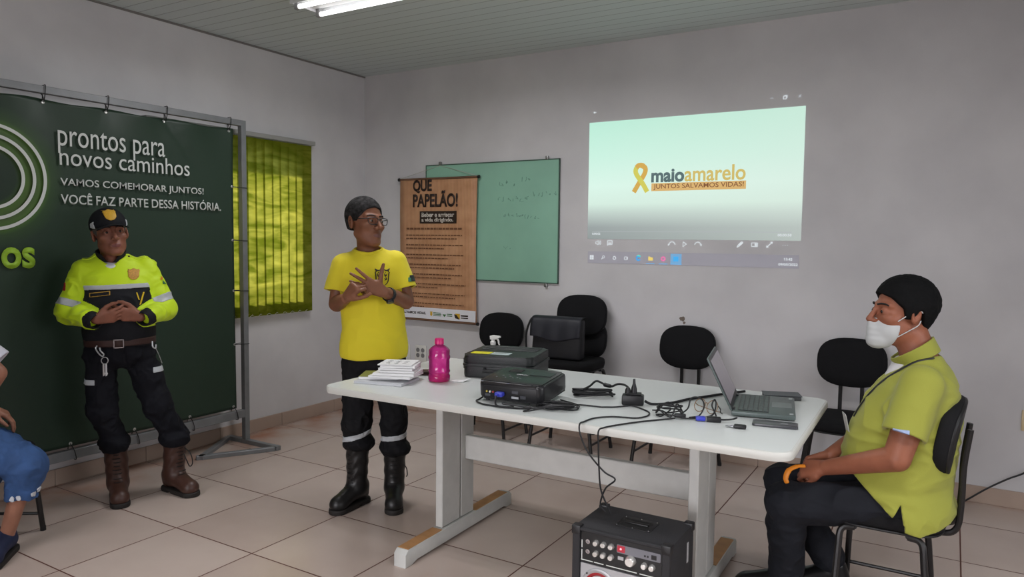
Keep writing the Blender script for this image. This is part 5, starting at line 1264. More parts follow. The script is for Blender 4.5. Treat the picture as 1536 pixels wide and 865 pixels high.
def brows(parent, c, R, s, m, z=.026, thick=.0032):
    for sx in (-1, 1):
        pts = [Vector(np.array(c) + R @ (np.array(p) * s)) for p in ((sx * .013, -.0960, z - .002), (sx * .028, -.0905, z + .002), (sx * .044, -.0805, z + .001), (sx * .051, -.0735, z - .004))]
        B().tube(pts, [thick * s, thick * 1.1 * s, thick * .8 * s, thick * .4 * s], 6).done('eyebrow', m, parent, 180)
def lips_mask(C, c, R, s):
    Q = (C - np.asarray(c, f32)) @ R / s
    return (((Q[:, 0] / .023) ** 2 + ((Q[:, 2] + .0718) / .0105) ** 2 < 1) & (Q[:, 1] < -.084)).astype(int)
# ================================================================ PERSON IN THE REFLECTIVE JACKET
M_SK1 = skin('tan_skin', S(132, 84, 66), S(112, 62, 56)); M_HIVIS = mat('hi_vis_yellow', S(196, 226, 20), 0.6, sheen=0.1); M_NAVY = mat('black_cloth', S(22, 23, 28), 0.75, bump=0.1, bscale=300, spec=0.3)
M_REFLECT = mat('silver_reflective_tape', S(176, 180, 184), 0.4); M_TROUS = mat('dark_navy_trousers', S(14, 15, 22), 0.8, spec=0.25, bump=0.1, bscale=300)
M_BROWN = mat('brown_boot_leather', S(66, 42, 34), 0.42, var=0.15, vscale=20); M_SOLE = mat('dark_rubber', S(30, 26, 24), 0.7); M_LACE = mat('dark_lace', S(20, 18, 18), 0.7)
M_BADGE = mat('gold_badge', S(206, 160, 50), 0.5, var=0.12, vscale=160)
def person(label, origin, deg, h): 
    o = thing('person', label, 'person', (origin[0], origin[1], 0), math.radians(deg)); return o
P1 = person('person in a black cap and yellow reflective jacket with clasped hands', (0.66, -2.47), 57.349, 1.6)
hc1 = A3(-.195, .035, 1.490); R1 = rot(math.radians(14), math.radians(-6), math.radians(-7)); s1 = 1.03
HR = hand_list((-.262, -.175, 1.040), (.93, -.22, .22), (.1, .9, .3), -1, curls=(28, 30, 32, 30), spread=3, tpose=(.7, .45, .1), scale=.98)
HL = hand_list((-.052, -.160, 1.046), (-.95, -.16, .20), (-.1, .9, .2), 1, curls=(24, 26, 26, 28), spread=3, tpose=(.7, .45, .1), scale=.98)
def q1(P): return (P - hc1) @ R1 / s1
def body1(P):
    d = head_sdf(q1(P)) * s1
    d = sm(d, cap(P, (-.188, .060, 1.33), (-.192, .052, 1.425), .058, .054), .03)
    d = sm(d, loft(P, [(.88, -.155, .02, .145, .095), (1.05, -.16, .015, .15, .105), (1.2, -.165, .025, .16, .10), (1.30, -.17, .04, .14, .075), (1.345, -.18, .05, .07, .055)]), .03)
    for pts, rs in (([(-.315, .04, 1.275), (-.395, .0, 1.07), (-.262, -.168, 1.042)], [.046, .040, .027]), ([(-.030, .05, 1.285), (.068, .02, 1.075), (-.055, -.155, 1.046)], [.046, .040, .027])):
        d = sm(d, chain(P, pts, rs), .02)
    for pts, rs in (([(-.25, .02, .86), (-.247, .0, .52), (-.196, .024, .33), (-.19, .045, .12)], [.070, .048, .044, .032]), ([(-.08, .02, .86), (.025, -.01, .52), (.106, .022, .33), (.100, .042, .12)], [.070, .048, .044, .032])):
        d = sm(d, chain(P, pts, rs), .03)
    d = sm(d, hand_sdf(P, HR), .008)
    return np.minimum(d, hand_sdf(P, HL)) 
surface('body', body1, (-.50, -.30, .08), (.22, .20, 1.66), .0042, None, P1, list(M_SK1), lambda C: lips_mask(C, hc1, R1, s1))
eyes(P1, hc1, R1, s1); M_GREYHAIR = mat('grey_hair', S(74, 70, 66), 0.7, var=0.3, vscale=120); M_BROW = mat('dark_brow', S(40, 30, 26), 0.8)
brows(P1, hc1, R1, s1, M_BROW)
surface('hair', lambda P: smax(hair_sdf(q1(P), front=.07, grow=.005, side=-.012), (q1(P)[:, 2] - .045), .004) * s1, hc1 - .16, hc1 + .16, .004, M_GREYHAIR, P1)
# cap
def crown(Q, g=0.0): 
    d = ell(Q, (0, .012, .050), (.090 + g, .108 + g, .092 + g)); return d
def cap_fn(P):
    Q = q1(P); d = smax(crown(Q), .028 - Q[:, 2], .005)
    return smax(d, -crown(Q, -.006), .002) * s1
surface('cap_crown', lambda P: smax(crown(q1(P)), .030 - q1(P)[:, 2], .005) * s1, hc1 - .17, hc1 + .17, .004, M_NAVY, P1)
def brim(P):
    Q = q1(P); zb = .040 - 4.2 * Q[:, 0] ** 2 + .16 * (Q[:, 1] + .09)
    fp = ell(np.stack([Q[:, 0], Q[:, 1], 0 * Q[:, 0]], 1), (0, -.085, 0), (.078, .070, 1.0))
    return smax(smax(np.abs(Q[:, 2] - zb) - .003, fp, .003), -crown(Q, -.004), .002) * s1
surface('cap_brim', brim, hc1 - .18, hc1 + .18, .0032, M_NAVY, P1)
def shield(x, z, w, h): 
    # crest outline: flat top with notches, round foot
    u = np.abs(x) / w; v = z / h
    edge = np.where(v > .45, 1.06 - .20 * np.abs(np.sin((v - .55) * 7)), np.where(v > -.1, .90 + .1 * (v + .1), np.sqrt(np.clip(1 - ((v + .1) / .9) ** 2, 0, 1)) * .90))
    top = .92 + .10 * np.cos(u * 5.5)
    return np.maximum((u - edge) * w, (v - top) * h)
surface('cap_badge', lambda P: (lambda Q: np.maximum(np.maximum(crown(Q, .0035), -crown(Q, -.001)), np.maximum(shield(Q[:, 0], Q[:, 2] - .092, .032, .032), Q[:, 1])))(q1(P)) * s1, hc1 - .16, hc1 + .17, .0026, M_BADGE, P1)
for sx, nm in ((-1, 'a'), (1, 'b')):
    surface('cap_side_patch', lambda P: (lambda Q: np.maximum(np.maximum(crown(Q, .003), -crown(Q, -.001)), np.maximum(np.maximum(np.abs(Q[:, 2] - .048) - .017 + .25 * (Q[:, 1] + .035), np.abs(Q[:, 1] + .030) - .016), -sx * Q[:, 0])))(q1(P)) * s1, hc1 - .16, hc1 + .17, .003, M_REFLECT, P1)
# jacket
SR1 = [(-.322, .04, 1.282), (-.395, .005, 1.070), (-.300, -.130, 1.042)]; SL1 = [(-.030, .05, 1.298), (.066, .02, 1.072), (-.008, -.122, 1.046)]
def jacket(P):
    t = loft(P, [(.875, -.155, .01, .170, .125), (.93, -.158, .005, .178, .136), (1.04, -.160, .0, .180, .138), (1.16, -.165, .01, .184, .130), (1.26, -.17, .03, .188, .115), (1.325, -.178, .045, .150, .088), (1.375, -.187, .055, .085, .068)], .012)
    t = t + folds(P, (10, 10, 16), .006, 3)
    d = t
    for pts in (SR1, SL1):
        a = chain(P, pts, [.068, .064, .050], .03) + folds(P, (16, 16, 22), .007, 5)
        d = sm(d, a, .022)
    d = np.maximum(d, -(cap(P, (-.188, .060, 1.30), (-.192, .030, 1.45), .064, .066)) * np.where(P[:, 2] > 1.30, 1, -1) * 1.0) if False else d
    neck = cap(P, (-.190, .030, 1.350), (-.196, .00, 1.46), .064, .082)
    vee = cap(P, (-.188, -.112, 1.262), (-.194, -.055, 1.385), .012, .068)
    return ssub(ssub(d, neck, .006), vee, .004)
def is_sleeve(C):
    dr = chain(C, SR1, [.068, .064, .050]); dl = chain(C, SL1, [.068, .064, .050])
    t = loft(C, [(.875, -.155, .01, .178, .128), (1.04, -.160, .0, .192, .142), (1.26, -.17, .03, .188, .115), (1.375, -.187, .055, .085, .068)])
    m = np.minimum(dr, dl); return (m < t - .004) | ((m < .022) & (C[:, 1] < -.03) & (np.abs(C[:, 0] + .165) > .085)) | ((m < .03) & (np.abs(C[:, 0] + .168) > .192))
def jmat(C):
    sl = is_sleeve(C); z = C[:, 2] - .035 * (C[:, 0] + .17)
    black = (~sl) & (z < 1.195)
    return np.where(black, 1, 0)
surface('jacket', jacket, (-.50, -.26, .86), (.20, .24, 1.42), .0040, None, P1, [M_HIVIS, M_NAVY], jmat)
def band(name, region, m=M_REFLECT, g=.003, h=.0036):
    return surface(name, lambda P: np.maximum(np.maximum(jacket(P) - g, -(jacket(P) + .004)), region(P)), (-.50, -.26, .86), (.20, .24, 1.42), h, m, P1)
torso_only = lambda P: np.where(is_sleeve(P), 1.0, -1.0)
band('chest_reflective_band', lambda P: np.maximum(np.abs(P[:, 2] - .035 * (P[:, 0] + .17) - 1.205) - .013, np.maximum(torso_only(P) * .02, P[:, 1] - .02)))
def near_pt(P, a, b, c0, hw):
    a = np.asarray(a, f32); d = np.asarray(b, f32) - a; L = math.sqrt(float(d @ d)); t = (P - a) @ d / L
    return np.maximum(np.abs(t - c0) - hw, cap(P, a, b, .085))
band('sleeve_reflective_band', lambda P: np.maximum(near_pt(P, SR1[0], SR1[1], .185, .020), -torso_only(P) * .02 - .0)); band('sleeve_reflective_band', lambda P: np.maximum(near_pt(P, SL1[0], SL1[1], .195, .022), -torso_only(P) * .02))
for pts, c0 in ((SR1, 0), (SL1, 0)):
    a, b_ = Vector(pts[1]), Vector(pts[2]); d = (b_ - a).normalized()
    surface('cuff', lambda P, b_=b_, d=d: smax(np.maximum(cap(P, b_ - d * .012, b_ + d * .050, .050, .044), .001 - (P - A3(*b_)) @ A3(*d)), -cap(P, b_ + d * .040, b_ + d * .12, .033), .003) + folds(P, (60, 60, 60), .002, 8), np.array(b_) - .12, np.array(b_) + .12, .0036, M_NAVY, P1)
# collar, undershirt
def collar(P):
    c = cap(P, (-.190, .040, 1.345), (-.194, .012, 1.425), .070, .080); i = cap(P, (-.190, .040, 1.33), (-.195, .005, 1.45), .060, .074)
    plane = (P[:, 2] - (1.395 + .30 * (P[:, 1] - .02)))
    gap = cap(P, (-.191, -.075, 1.29), (-.195, -.045, 1.44), .020, .066)
    return np.maximum(np.maximum(np.maximum(c, -i), np.maximum(plane, 1.335 - P[:, 2] + .35 * (P[:, 1] + .06) * 0)), -gap)
surface('collar', collar, (-.30, -.08, 1.31), (-.08, .15, 1.45), .0032, M_NAVY, P1)
surface('undershirt', lambda P: np.maximum(sm(loft(P, [(1.20, -.17, .03, .10, .10), (1.28, -.178, .035, .085, .090), (1.35, -.188, .05, .064, .062)]), cap(P, (-.19, .0, 1.31), (-.19, .04, 1.33), .05), .02), P[:, 2] - 1.350 - .5 * (P[:, 1] - .02)), (-.29, -.11, 1.2), (-.08, .15, 1.37), .004, mat('white_undershirt', S(206, 208, 214), .7), P1)
for ex, ez, tl in ((-.285, 1.335, .22), (-.070, 1.350, -.22)):
    Re = rot(0, 0, tl)
    ep = surface('epaulette', lambda P, ex=ex, ez=ez, Re=Re: np.maximum(np.maximum(jacket(P) - .0055, -(jacket(P) + .003)), bx(P, (ex, .035, ez), (.050, .023, .05), .004, Re)), (ex - .09, -.05, ez - .08), (ex + .09, .12, ez + .08), .0032, M_HIVIS, P1)
for bx_, bz_ in ((-.255, 1.352), (-.105, 1.366)):
    B().sphere((bx_, .012, bz_), .0055, 10, 8).done('shoulder_button', M_BLACK, P1)
# patches on the jacket
def patch(name, x, z, shape, m, g=.0045, h=.0026, ymax=.03):
    c = np.array((x, 0, z))
    return surface(name, lambda P: np.maximum(np.maximum(jacket(P) - g, -(jacket(P) + .003)), np.maximum(shape(P[:, 0] - x, P[:, 2] - z), P[:, 1] - ymax)), (x - .07, -.24, z - .07), (x + .07, .10, z + .07), h, m, P1)
M_BADGE2 = mat('orange_crest', S(190, 140, 60), 0.6, var=0.25, vscale=130)
patch('chest_crest', -.082, 1.272, lambda x, z: shield(x, z, .030, .030), M_BADGE2)
patch('name_tape', -.245, 1.168, lambda x, z: np.maximum(np.abs(x) - .050, np.abs(z + x * -.12) - .0115), mat('name_tape_gold', S(180, 140, 50), .6))
patch('name_tape_cloth', -.245, 1.168, lambda x, z: np.maximum(np.abs(x) - .046, np.abs(z + x * -.12) - .0085), M_NAVY, g=.0060)
def rib1(x, z): 
    a = np.abs(x + .010 - (z - .0) * -.28) - .0035 ; b2 = np.abs(x - .006 - z * .28) - .0045
    return np.maximum(np.minimum(np.maximum(a, -.028 - z - 0 * z + .020), b2), np.abs(z) - .034)
patch('yellow_ribbon_pin', -.050, 1.140, rib1, mat('yellow_ribbon', S(214, 180, 30), .5))
M_RED = mat('red_flag_cloth', S(150, 26, 36), .6)
for nm, px_, z_, m_ in (('red_sleeve_flag', -.432, 1.205, M_RED), ('orange_sleeve_flag', .075, 1.245, mat('orange_flag_cloth', S(210, 130, 40), .6)), ('green_sleeve_flag', .085, 1.222, mat('green_flag_cloth', S(50, 110, 60), .6))):
    surface(nm, lambda P, px_=px_, z_=z_: np.maximum(np.maximum(jacket(P) - .004, -(jacket(P) + .003)), bx(P, (px_, -.01, z_), (.024, .020, .022 if 'red' in nm else .012))), (px_ - .08, -.1, z_ - .05), (px_ + .08, .12, z_ + .05), .003, m_, P1)
# trousers, belt
def trousers1(P):
    d = loft(P, [(.745, -.150, .02, .08, .08), (.80, -.155, .015, .174, .118), (.88, -.155, .012, .168, .119), (.945, -.157, .008, .168, .122)], .012)
    for pts, rs in (([(-.247, .015, .82), (-.252, -.005, .53), (-.196, .015, .335)], [.088, .072, .062]), ([(-.068, .015, .82), (.020, -.015, .53), (.108, .01, .335)], [.088, .073, .064])):
        d = sm(d, chain(P, pts, rs, .03), .014)
    for c in ((-.196, .012, .325), (.108, .008, .325)):
        d = sm(d, ell(P, c, (.082, .085, .055)), .02)
    d = d + folds(P, (14, 14, 13), .011, 21) + folds(P, (30, 30, 26), .004, 22)
    for c in ((-.19, .02), (.112, .015)): d = ssub(d, cap(P, (c[0], c[1], .20), (c[0], c[1], .30), .062), .01)
    return np.maximum(d, .268 - P[:, 2])
surface('trousers', trousers1, (-.40, -.18, .25), (.24, .20, .97), .0042, M_TROUS, P1)
def belt(P):
    q = loft(P, [(.86, -.156, .008, .174, .126), (.96, -.158, .004, .178, .136)]); return np.maximum(np.maximum(q - .003, -(q + .01)), np.abs(P[:, 2] - .905 - .02 * P[:, 0]) - .019)
surface('belt', belt, (-.40, -.18, .86), (.10, .20, .96), .004, mat('brown_belt', S(56, 34, 30), .5), P1)
bk = B(); 
for lo, hi in (((-.185, -.143, .878), (-.135, -.136, .884)), ((-.185, -.143, .920), (-.135, -.136, .926)), ((-.185, -.143, .878), (-.180, -.136, .926)), ((-.140, -.143, .878), (-.135, -.136, .926))): bk.box(lo, hi)
bk.done('belt_buckle', M_CHR, P1)
M_METAL = mat('keyring_metal', S(180, 182, 184), .3, metal=.8)
B().tube([(-.262, -.125, .895), (-.268, -.132, .88), (-.255, -.138, .855), (-.238, -.138, .838), (-.232, -.138, .850), (-.246, -.136, .868), (-.250, -.132, .885)], .0038, 6).done('key_clip', M_METAL, P1)
B().tube([(-.228 + .016 * math.cos(a), -.138, .815 + .018 * math.sin(a)) for a in [k * PI / 6 for k in range(12)]], .0024, 6, closed=True, sub=3).done('key_ring', M_METAL, P1)
for k, dx in enumerate((-.008, .004)): B().prism([(-.004, 0), (.004, 0), (.004, -.045), (.008, -.05), (.004, -.062), (-.004, -.066)], 0, .002, fr((-.226 + dx, -.139 - k * .003, .797), (1, .2 * k, 0), (0, 0, 1))).done('key', M_METAL, P1)
B().tube([(.002, -.118, .905), (.004, -.124, .875), (.018, -.118, .865), (.020, -.116, .885)], .0042, 6).done('belt_clip', M_METAL, P1)
B().tube([(.018, -.116, .865), (.035, -.098, .82), (.048, -.085, .775)], .0022, 6).done('key_chain', M_METAL, P1)
for x0, z0, y0, w in ((-.312, .685, -.075, .030), (.030, .735, -.090, .028)):
    surface('pocket_reflective_strip', lambda P, x0=x0, z0=z0: np.maximum(np.maximum(trousers1(P) - .004, -(trousers1(P) + .004)), bx(P, (x0, -.08, z0), (w, .11, .015))), (x0 - .06, -.2, z0 - .04), (x0 + .06, .04, z0 + .04), .0034, M_REFLECT, P1)
def boot(parent, ankle, yaw, top, m, lo_top=None, shaft_r=(.057, .061), lace_col=None, loops=False):
    loc, up, so_ = boot_parts(ankle, yaw, top, shaft_r)
    lo = (ankle[0] - .26, ankle[1] - .26, -.01); hi = (ankle[0] + .26, ankle[1] + .2, top[2] + .03)
    b0 = surface('boot', up, lo, hi, .0042, m, parent)
    surface('sole', so_, lo, (hi[0], hi[1], .06), .0042, M_SOLE, b0)
    cy, sy = math.cos(yaw), math.sin(yaw)
    W = lambda x, y, z: Vector((ankle[0] + x * cy - y * sy, ankle[1] + x * sy + y * cy, z))
    def shaft_front(z):
        t = np.clip((z - .10) / max(top[2] - .10, .01), 0, 1); return ankle[0] + (top[0] - ankle[0]) * t, ankle[1] + (top[1] - ankle[1]) * t
    lb = lace_col or M_LACE; nz = 8 if top[2] > .25 else 4
    for k in range(nz):
        z = .115 + k * (top[2] - .15) / nz; cx, cy0 = shaft_front(z)
        off = -.060 if z > .14 else -.085
        p = lambda x, o=off: Vector((cx + x * cy - o * sy, cy0 + x * sy + o * cy, z))
        B().tube([p(-.022, off + .008), p(0, off - .004), p(.022, off + .008)], .0028, 6).done('lace', lb, b0)
    return b0
boot(P1, (-.188, .045), math.radians(4), (-.196, .022, .325), M_BROWN)
bt2 = boot(P1, (.098, .045), math.radians(32), (.108, .02, .325), M_BROWN)
B().tube([(.155, -.03, .27), (.185, -.06, .24), (.195, -.06, .185), (.18, -.055, .165), (.165, -.05, .20), (.15, -.04, .24)], .003, 6).done('lace', M_LACE, bt2)
# ================================================================ PERSON IN THE YELLOW T-SHIRT
M_SK2 = skin('brown_skin', S(128, 84, 62), S(108, 66, 56)); M_TEE = mat('yellow_cotton', S(216, 200, 34), 0.75, sheen=0.1, bump=0.08, bscale=320)
M_BLKT = mat('black_trousers', S(17, 17, 20), 0.8, spec=0.25, bump=0.1, bscale=300); M_BLKB = mat('black_boot_leather', S(24, 23, 23), 0.4, var=0.1)
P2 = person('person in a yellow t-shirt and glasses standing at the left end of the table', (1.80, -1.95), 42.188, 1.7)
hc2 = A3(-.012, .030, 1.566); R2 = rot(math.radians(38), math.radians(-3), math.radians(3)); s2 = 1.08
H2L = hand_list((.082, -.205, 1.203), (-.92, -.14, .42), (-.12, .95, .05), 1, curls=(4, 10, 12, 14), spread=11, tpose=(.30, .95, .05), tcurl=-4, scale=1.04)
H2R = hand_list((-.112, -.205, 1.172), (.50, -.42, .62), (.70, .62, -.1), 1, curls=(62, 66, 68, 66), spread=1, tpose=(.75, .45, .45), tcurl=12, scale=1.0)
def q2(P): return (P - hc2) @ R2 / s2
T2 = [(.80, .032, .0, .160, .115), (.835, .032, .0, .176, .128), (1.0, .030, .0, .170, .124), (1.15, .022, .0, .172, .122), (1.28, .012, .005, .178, .114), (1.345, .010, .012, .166, .096), (1.390, .008, .020, .128, .078), (1.425, .006, .028, .080, .064), (1.44, .006, .03, .06, .05)]
def body2(P):
    d = head_sdf(q2(P), 1.04) * s2
    d = sm(d, cap(P, (.004, .045, 1.39), (-.006, .045, 1.50), .060, .055), .03)
    d = sm(d, loft(P, [(.85, .03, .0, .14, .09), (1.05, .03, .0, .14, .095), (1.25, .012, .005, .155, .095), (1.35, .008, .015, .13, .07), (1.40, .006, .03, .07, .052)]), .03)
    for pts, rs in (([(-.135, .015, 1.340), (-.163, .0, 1.128), (-.112, -.195, 1.170)], [.044, .044, .028]), ([(.155, .015, 1.355), (.203, -.005, 1.140), (.085, -.197, 1.202)], [.044, .045, .029])):
        d = sm(d, chain(P, pts, rs), .022)
    for pts, rs in (([(-.055, .01, .84), (-.060, .0, .47), (-.058, .03, .34), (-.063, .052, .12)], [.072, .048, .044, .030]), ([(.115, .01, .84), (.138, .0, .47), (.146, .02, .33), (.142, .04, .12)], [.072, .048, .044, .030])):
        d = sm(d, chain(P, pts, rs), .03)
    d = sm(d, hand_sdf(P, H2L), .008)
    return np.minimum(d, hand_sdf(P, H2R))
surface('body', body2, (-.30, -.38, .08), (.32, .22, 1.76), .0040, None, P2, list(M_SK2), lambda C: lips_mask(C, hc2, R2, s2))
eyes(P2, hc2, R2, s2, (.6, -1, 0)); brows(P2, hc2, R2, s2, M_BROW)
M_SALT = mat('salt_and_pepper_hair', S(46, 45, 45), 0.95, spec=.1, var=0.75, vscale=45)
surface('hair', lambda P: hair_sdf(q2(P), front=.069, grow=.008, seed=7, side=.002, back=-.030, nsc=190, namp=.0012) * s2, hc2 - .18, hc2 + .18, .0038, M_SALT, P2)
# eyeglasses worn by the person
W2 = lambda x, y, z: Vector(hc2 + R2 @ (np.array((x, y, z)) * s2))
gg = B()
for sx in (-1, 1):
    gg.tube([W2(sx * .033 + x, -.106 - .0 + .010 * abs(x + sx * .0) * 0 + max(0, sx * x) * .35, -.001 + z) for x, z in ((-.025, .012), (0, .0155), (.025, .013), (.026, -.004), (.018, -.0155), (0, -.018), (-.018, -.0155), (-.025, -.004))], .0021 * s2, 6, closed=True, sub=3)
gfr = gg.done('eyeglasses', M_BLACK, P2)
B().tube([W2(-.009, -.106, .006), W2(0, -.108, .008), W2(.009, -.106, .006)], .0020, 6).done('bridge', M_BLACK, gfr)
for sx in (-1, 1):
    B().tube([W2(sx * .058, -.096, .010), W2(sx * .070, -.070, .010), W2(sx * .079, -.01, .010), W2(sx * .082, .018, .004), W2(sx * .080, .028, -.014)], .0021, 6).done('temple', M_BLACK, gfr)
# t-shirt
S2R = [(-.125, .012, 1.330), (-.152, -.012, 1.192)]; S2L = [(.140, .012, 1.345), (.180, -.015, 1.203)]
def tee(P):
    d = loft(P, T2, .012) + folds(P, (7, 7, 6), .007, 31) + folds(P, (13, 13, 10), .004, 33)
    for pts, rs in ((S2R, [.070, .080]), (S2L, [.072, .088])):
        a = np.asarray(pts[0], f32); b_ = np.asarray(pts[1], f32); ax = (b_ - a) / np.linalg.norm(b_ - a)
        e = cap(P, a, b_ + ax * .08, rs[0], rs[1] + .004) + folds(P, (10, 10, 10), .003, 35)
        e = np.maximum(e, (P - b_) @ ax)
        e = np.maximum(e, -np.maximum(cap(P, b_ - ax * .03, b_ + ax * .2, rs[1] - .017), -((P - b_) @ ax) - .03))
        d = sm(d, e, .03)
    d = np.maximum(d, .836 - P[:, 2] + .004 * np.sin(P[:, 0] * 30))
    neck = cap(P, (.004, .020, 1.408), (-.004, .0, 1.50), .070, .092)
    d = ssub(d, neck, .004)
    return d
tshirt = surface('t_shirt', tee, (-.30, -.20, .82), (.34, .20, 1.47), .0040, M_TEE, P2)
surface('neckband', lambda P: np.maximum(np.maximum(tee(P) - .003, -(tee(P) + .004)), np.maximum(cap(P, (.004, .020, 1.408), (-.004, .0, 1.50), .082, .104), 1.30 - P[:, 2])), (-.14, -.14, 1.28), (.14, .16, 1.46), .0034, M_TEE, tshirt)
def patch2(name, x, z, shape, m, g=.004, h=.0026, ymax=.0):
    return surface(name, lambda P: np.maximum(np.maximum(tee(P) - g, -(tee(P) + .003)), np.maximum(shape(P[:, 0] - x, P[:, 2] - z), P[:, 1] - ymax)), (x - .07, -.22, z - .07), (x + .07, .06, z + .07), h, m, P2)
M_CRN = mat('crest_outline', S(52, 44, 20), .6)
patch2('chest_crest', .075, 1.275, lambda x, z: np.abs(shield(x, z, .036, .044)) - .0035, M_CRN)
patch2('chest_crest_scroll', .075, 1.275, lambda x, z: np.maximum(np.abs(np.sin(x * 170 + 2 * np.sin(z * 130)) * .010 + np.sin(z * 150) * .008) - .0034, shield(x, z, .028, .034)), M_CRN)
def sleeve_patch(name, x, z, hw, hh, m):
    surface(name, lambda P: np.maximum(np.maximum(tee(P) - .004, -(tee(P) + .003)), bx(P, (x, -.055, z), (hw, .05, hh))), (x - .05, -.14, z - .05), (x + .05, .04, z + .05), .0026, m, P2)
sleeve_patch('sleeve_flag_dark', .238, 1.268, .018, .017, mat('dark_flag_cloth', S(26, 30, 32), .6)); sleeve_patch('sleeve_flag_green', .222, 1.262, .010, .012, mat('flag_green', S(60, 120, 90), .6))
# watch
wp = Vector((.108, -.160, 1.188)); wd = (Vector((.203, -.005, 1.140)) - Vector((.085, -.197, 1.202))).normalized()
surface('watch_strap', lambda P: np.maximum(np.maximum(cap(P, wp - wd * .04, wp + wd * .04, .0375, .0395), -cap(P, wp - wd * .05, wp + wd * .05, .031)), np.abs((P - A3(*wp)) @ A3(*wd)) - .012), np.array(wp) - .07, np.array(wp) + .07, .0030, M_BLACK, P2)
wn_ = Vector((-.15, -.75, -.62)); wn_ = (wn_ - wd * wn_.dot(wd)).normalized()
wc = wp + wn_ * .0365
B().cone(wc, wc + wn_ * .010, .021, .019, n=24).done('watch_case', M_BLACK, P2)
B().cone(wc + wn_ * .0102, wc + wn_ * .0108, .016, n=24).done('watch_face', mat('watch_glass', S(70, 82, 92), .15), P2)
# trousers
def trousers2(P):
    d = loft(P, [(.70, .035, .01, .09, .08), (.78, .032, .005, .165, .112), (.86, .032, .0, .160, .112), (.95, .032, .0, .152, .110)], .012)
    for pts, rs in (([(-.052, .008, .80), (-.060, -.005, .47), (-.058, .02, .36)], [.088, .076, .068]), ([(.118, .008, .80), (.138, -.008, .47), (.144, .01, .33)], [.088, .072, .068])):
        d = sm(d, chain(P, pts, rs, .02), .010)
    for c in ((-.052, .012, .362), (.148, .005, .330)):
        d = sm(d, ell(P, c, (.084, .090, .048)), .016)
    d = d + folds(P, (13, 13, 12), .010, 41) + folds(P, (28, 28, 26), .005, 42)
    for c in ((-.055, .03), (.145, .025)): d = ssub(d, cap(P, (c[0], c[1], .20), (c[0], c[1], .315), .062), .008)
    return np.maximum(d, np.where(P[:, 0] < .04, .315, .282) - P[:, 2])
surface('trousers', trousers2, (-.24, -.18, .26), (.33, .20, .97), .0042, M_BLKT, P2)
for x0, fnz in ((-.05, lambda P: .415 + .30 * (P[:, 0] + .05)), (.14, lambda P: .398 + .12 * (P[:, 0] - .14))):
    surface('reflective_band', lambda P, x0=x0, fnz=fnz: np.maximum(np.maximum(trousers2(P) - .004, -(trousers2(P) + .004)), np.maximum(np.abs(P[:, 2] - fnz(P)) - .0145, np.abs(P[:, 0] - x0) - .095)), (x0 - .13, -.16, .34), (x0 + .13, .16, .48), .0036, M_REFLECT, P2)
boot(P2, (-.062, .055), math.radians(-42), (-.058, .035, .36), M_BLKB, shaft_r=(.055, .064))
bb = boot(P2, (.142, .045), math.radians(-4), (.146, .025, .34), M_BLKB, shaft_r=(.055, .062))
B().tube([(.19, -.03, .24), (.205, -.045, .225), (.21, -.045, .19), (.205, -.04, .175)], .003, 6).done('lace', M_LACE, bb)

# ================================================================ SEATED PERSON IN THE GREEN POLO
M_SK3 = skin('deep_tan_skin', S(140, 86, 64), S(100, 56, 50)); M_POLO = mat('lime_polo_knit', S(146, 148, 56), 0.8, sheen=0.1, bump=0.12, bscale=380)
M_JEAN = mat('black_denim', S(24, 26, 32), 0.8, var=0.18, vscale=9, bump=0.1, bscale=300, spec=0.25); M_SHOE = mat('black_shoe_leather', S(16, 16, 18), 0.3)
P3 = person('seated person in a lime green polo and white face mask', (4.25, -1.75), 4.553, 1.3)
hc3 = A3(.090, .0, 1.217); R3 = rot(math.radians(-63), math.radians(-4), math.radians(0)); s3 = 1.05
H3N = hand_list((-.150, -.105, .600), (-.85, .40, -.30), (.15, .65, -.6), -1, curls=(38, 42, 44, 44), spread=1, tpose=(.75, .35, .35), scale=1.05)
H3F = hand_list((-.150, .045, .605), (-.82, -.42, -.36), (.0, -.75, -.55), 1, curls=(30, 34, 36, 36), spread=1, tpose=(.75, .35, .35), scale=1.05)
def q3(P): return (P - hc3) @ R3 / s3
T3 = [(.405, .135, .0, .170, .222), (.48, .118, .0, .190, .224), (.56, .100, .0, .194, .202), (.66, .100, .0, .200, .192), (.77, .122, .0, .190, .190), (.88, .142, .0, .165, .188), (.965, .165, .0, .125, .165), (1.02, .178, .0, .085, .115), (1.065, .170, .0, .062, .072)]
S3N = [(.165, -.155, .968), (.112, -.222, .790)]; S3F = [(.150, .160, .968), (.070, .215, .790)]
def body3(P):
    d = head_sdf(q3(P)) * s3
    d = sm(d, cap(P, (.168, .0, 1.02), (.130, .0, 1.13), .066, .060), .03)
    d = sm(d, loft(P, [(.50, .13, .0, .14, .15), (.66, .11, .0, .165, .155), (.88, .145, .0, .135, .155), (.97, .165, .0, .10, .13), (1.03, .175, .0, .06, .07)]), .03)
    for pts, rs in (([(.165, -.155, .955), (.092, -.232, .705), (-.142, -.108, .602)], [.055, .048, .030]), ([(.150, .160, .955), (.010, .215, .700), (-.142, .049, .607)], [.052, .046, .030])):
        d = sm(d, chain(P, pts, rs), .022)
    for pts, rs in (([(.15, -.10, .51), (-.295, -.125, .450), (-.285, -.05, .10)], [.075, .052, .036]), ([(.15, .10, .51), (-.32, .14, .450), (-.115, .15, .12)], [.075, .052, .036])):
        d = sm(d, chain(P, pts, rs), .03)
    d = sm(d, hand_sdf(P, H3N), .008)
    return np.minimum(d, hand_sdf(P, H3F))
surface('body', body3, (-.42, -.32, .06), (.34, .30, 1.40), .0042, None, P3, list(M_SK3), lambda C: lips_mask(C, hc3, R3, s3))
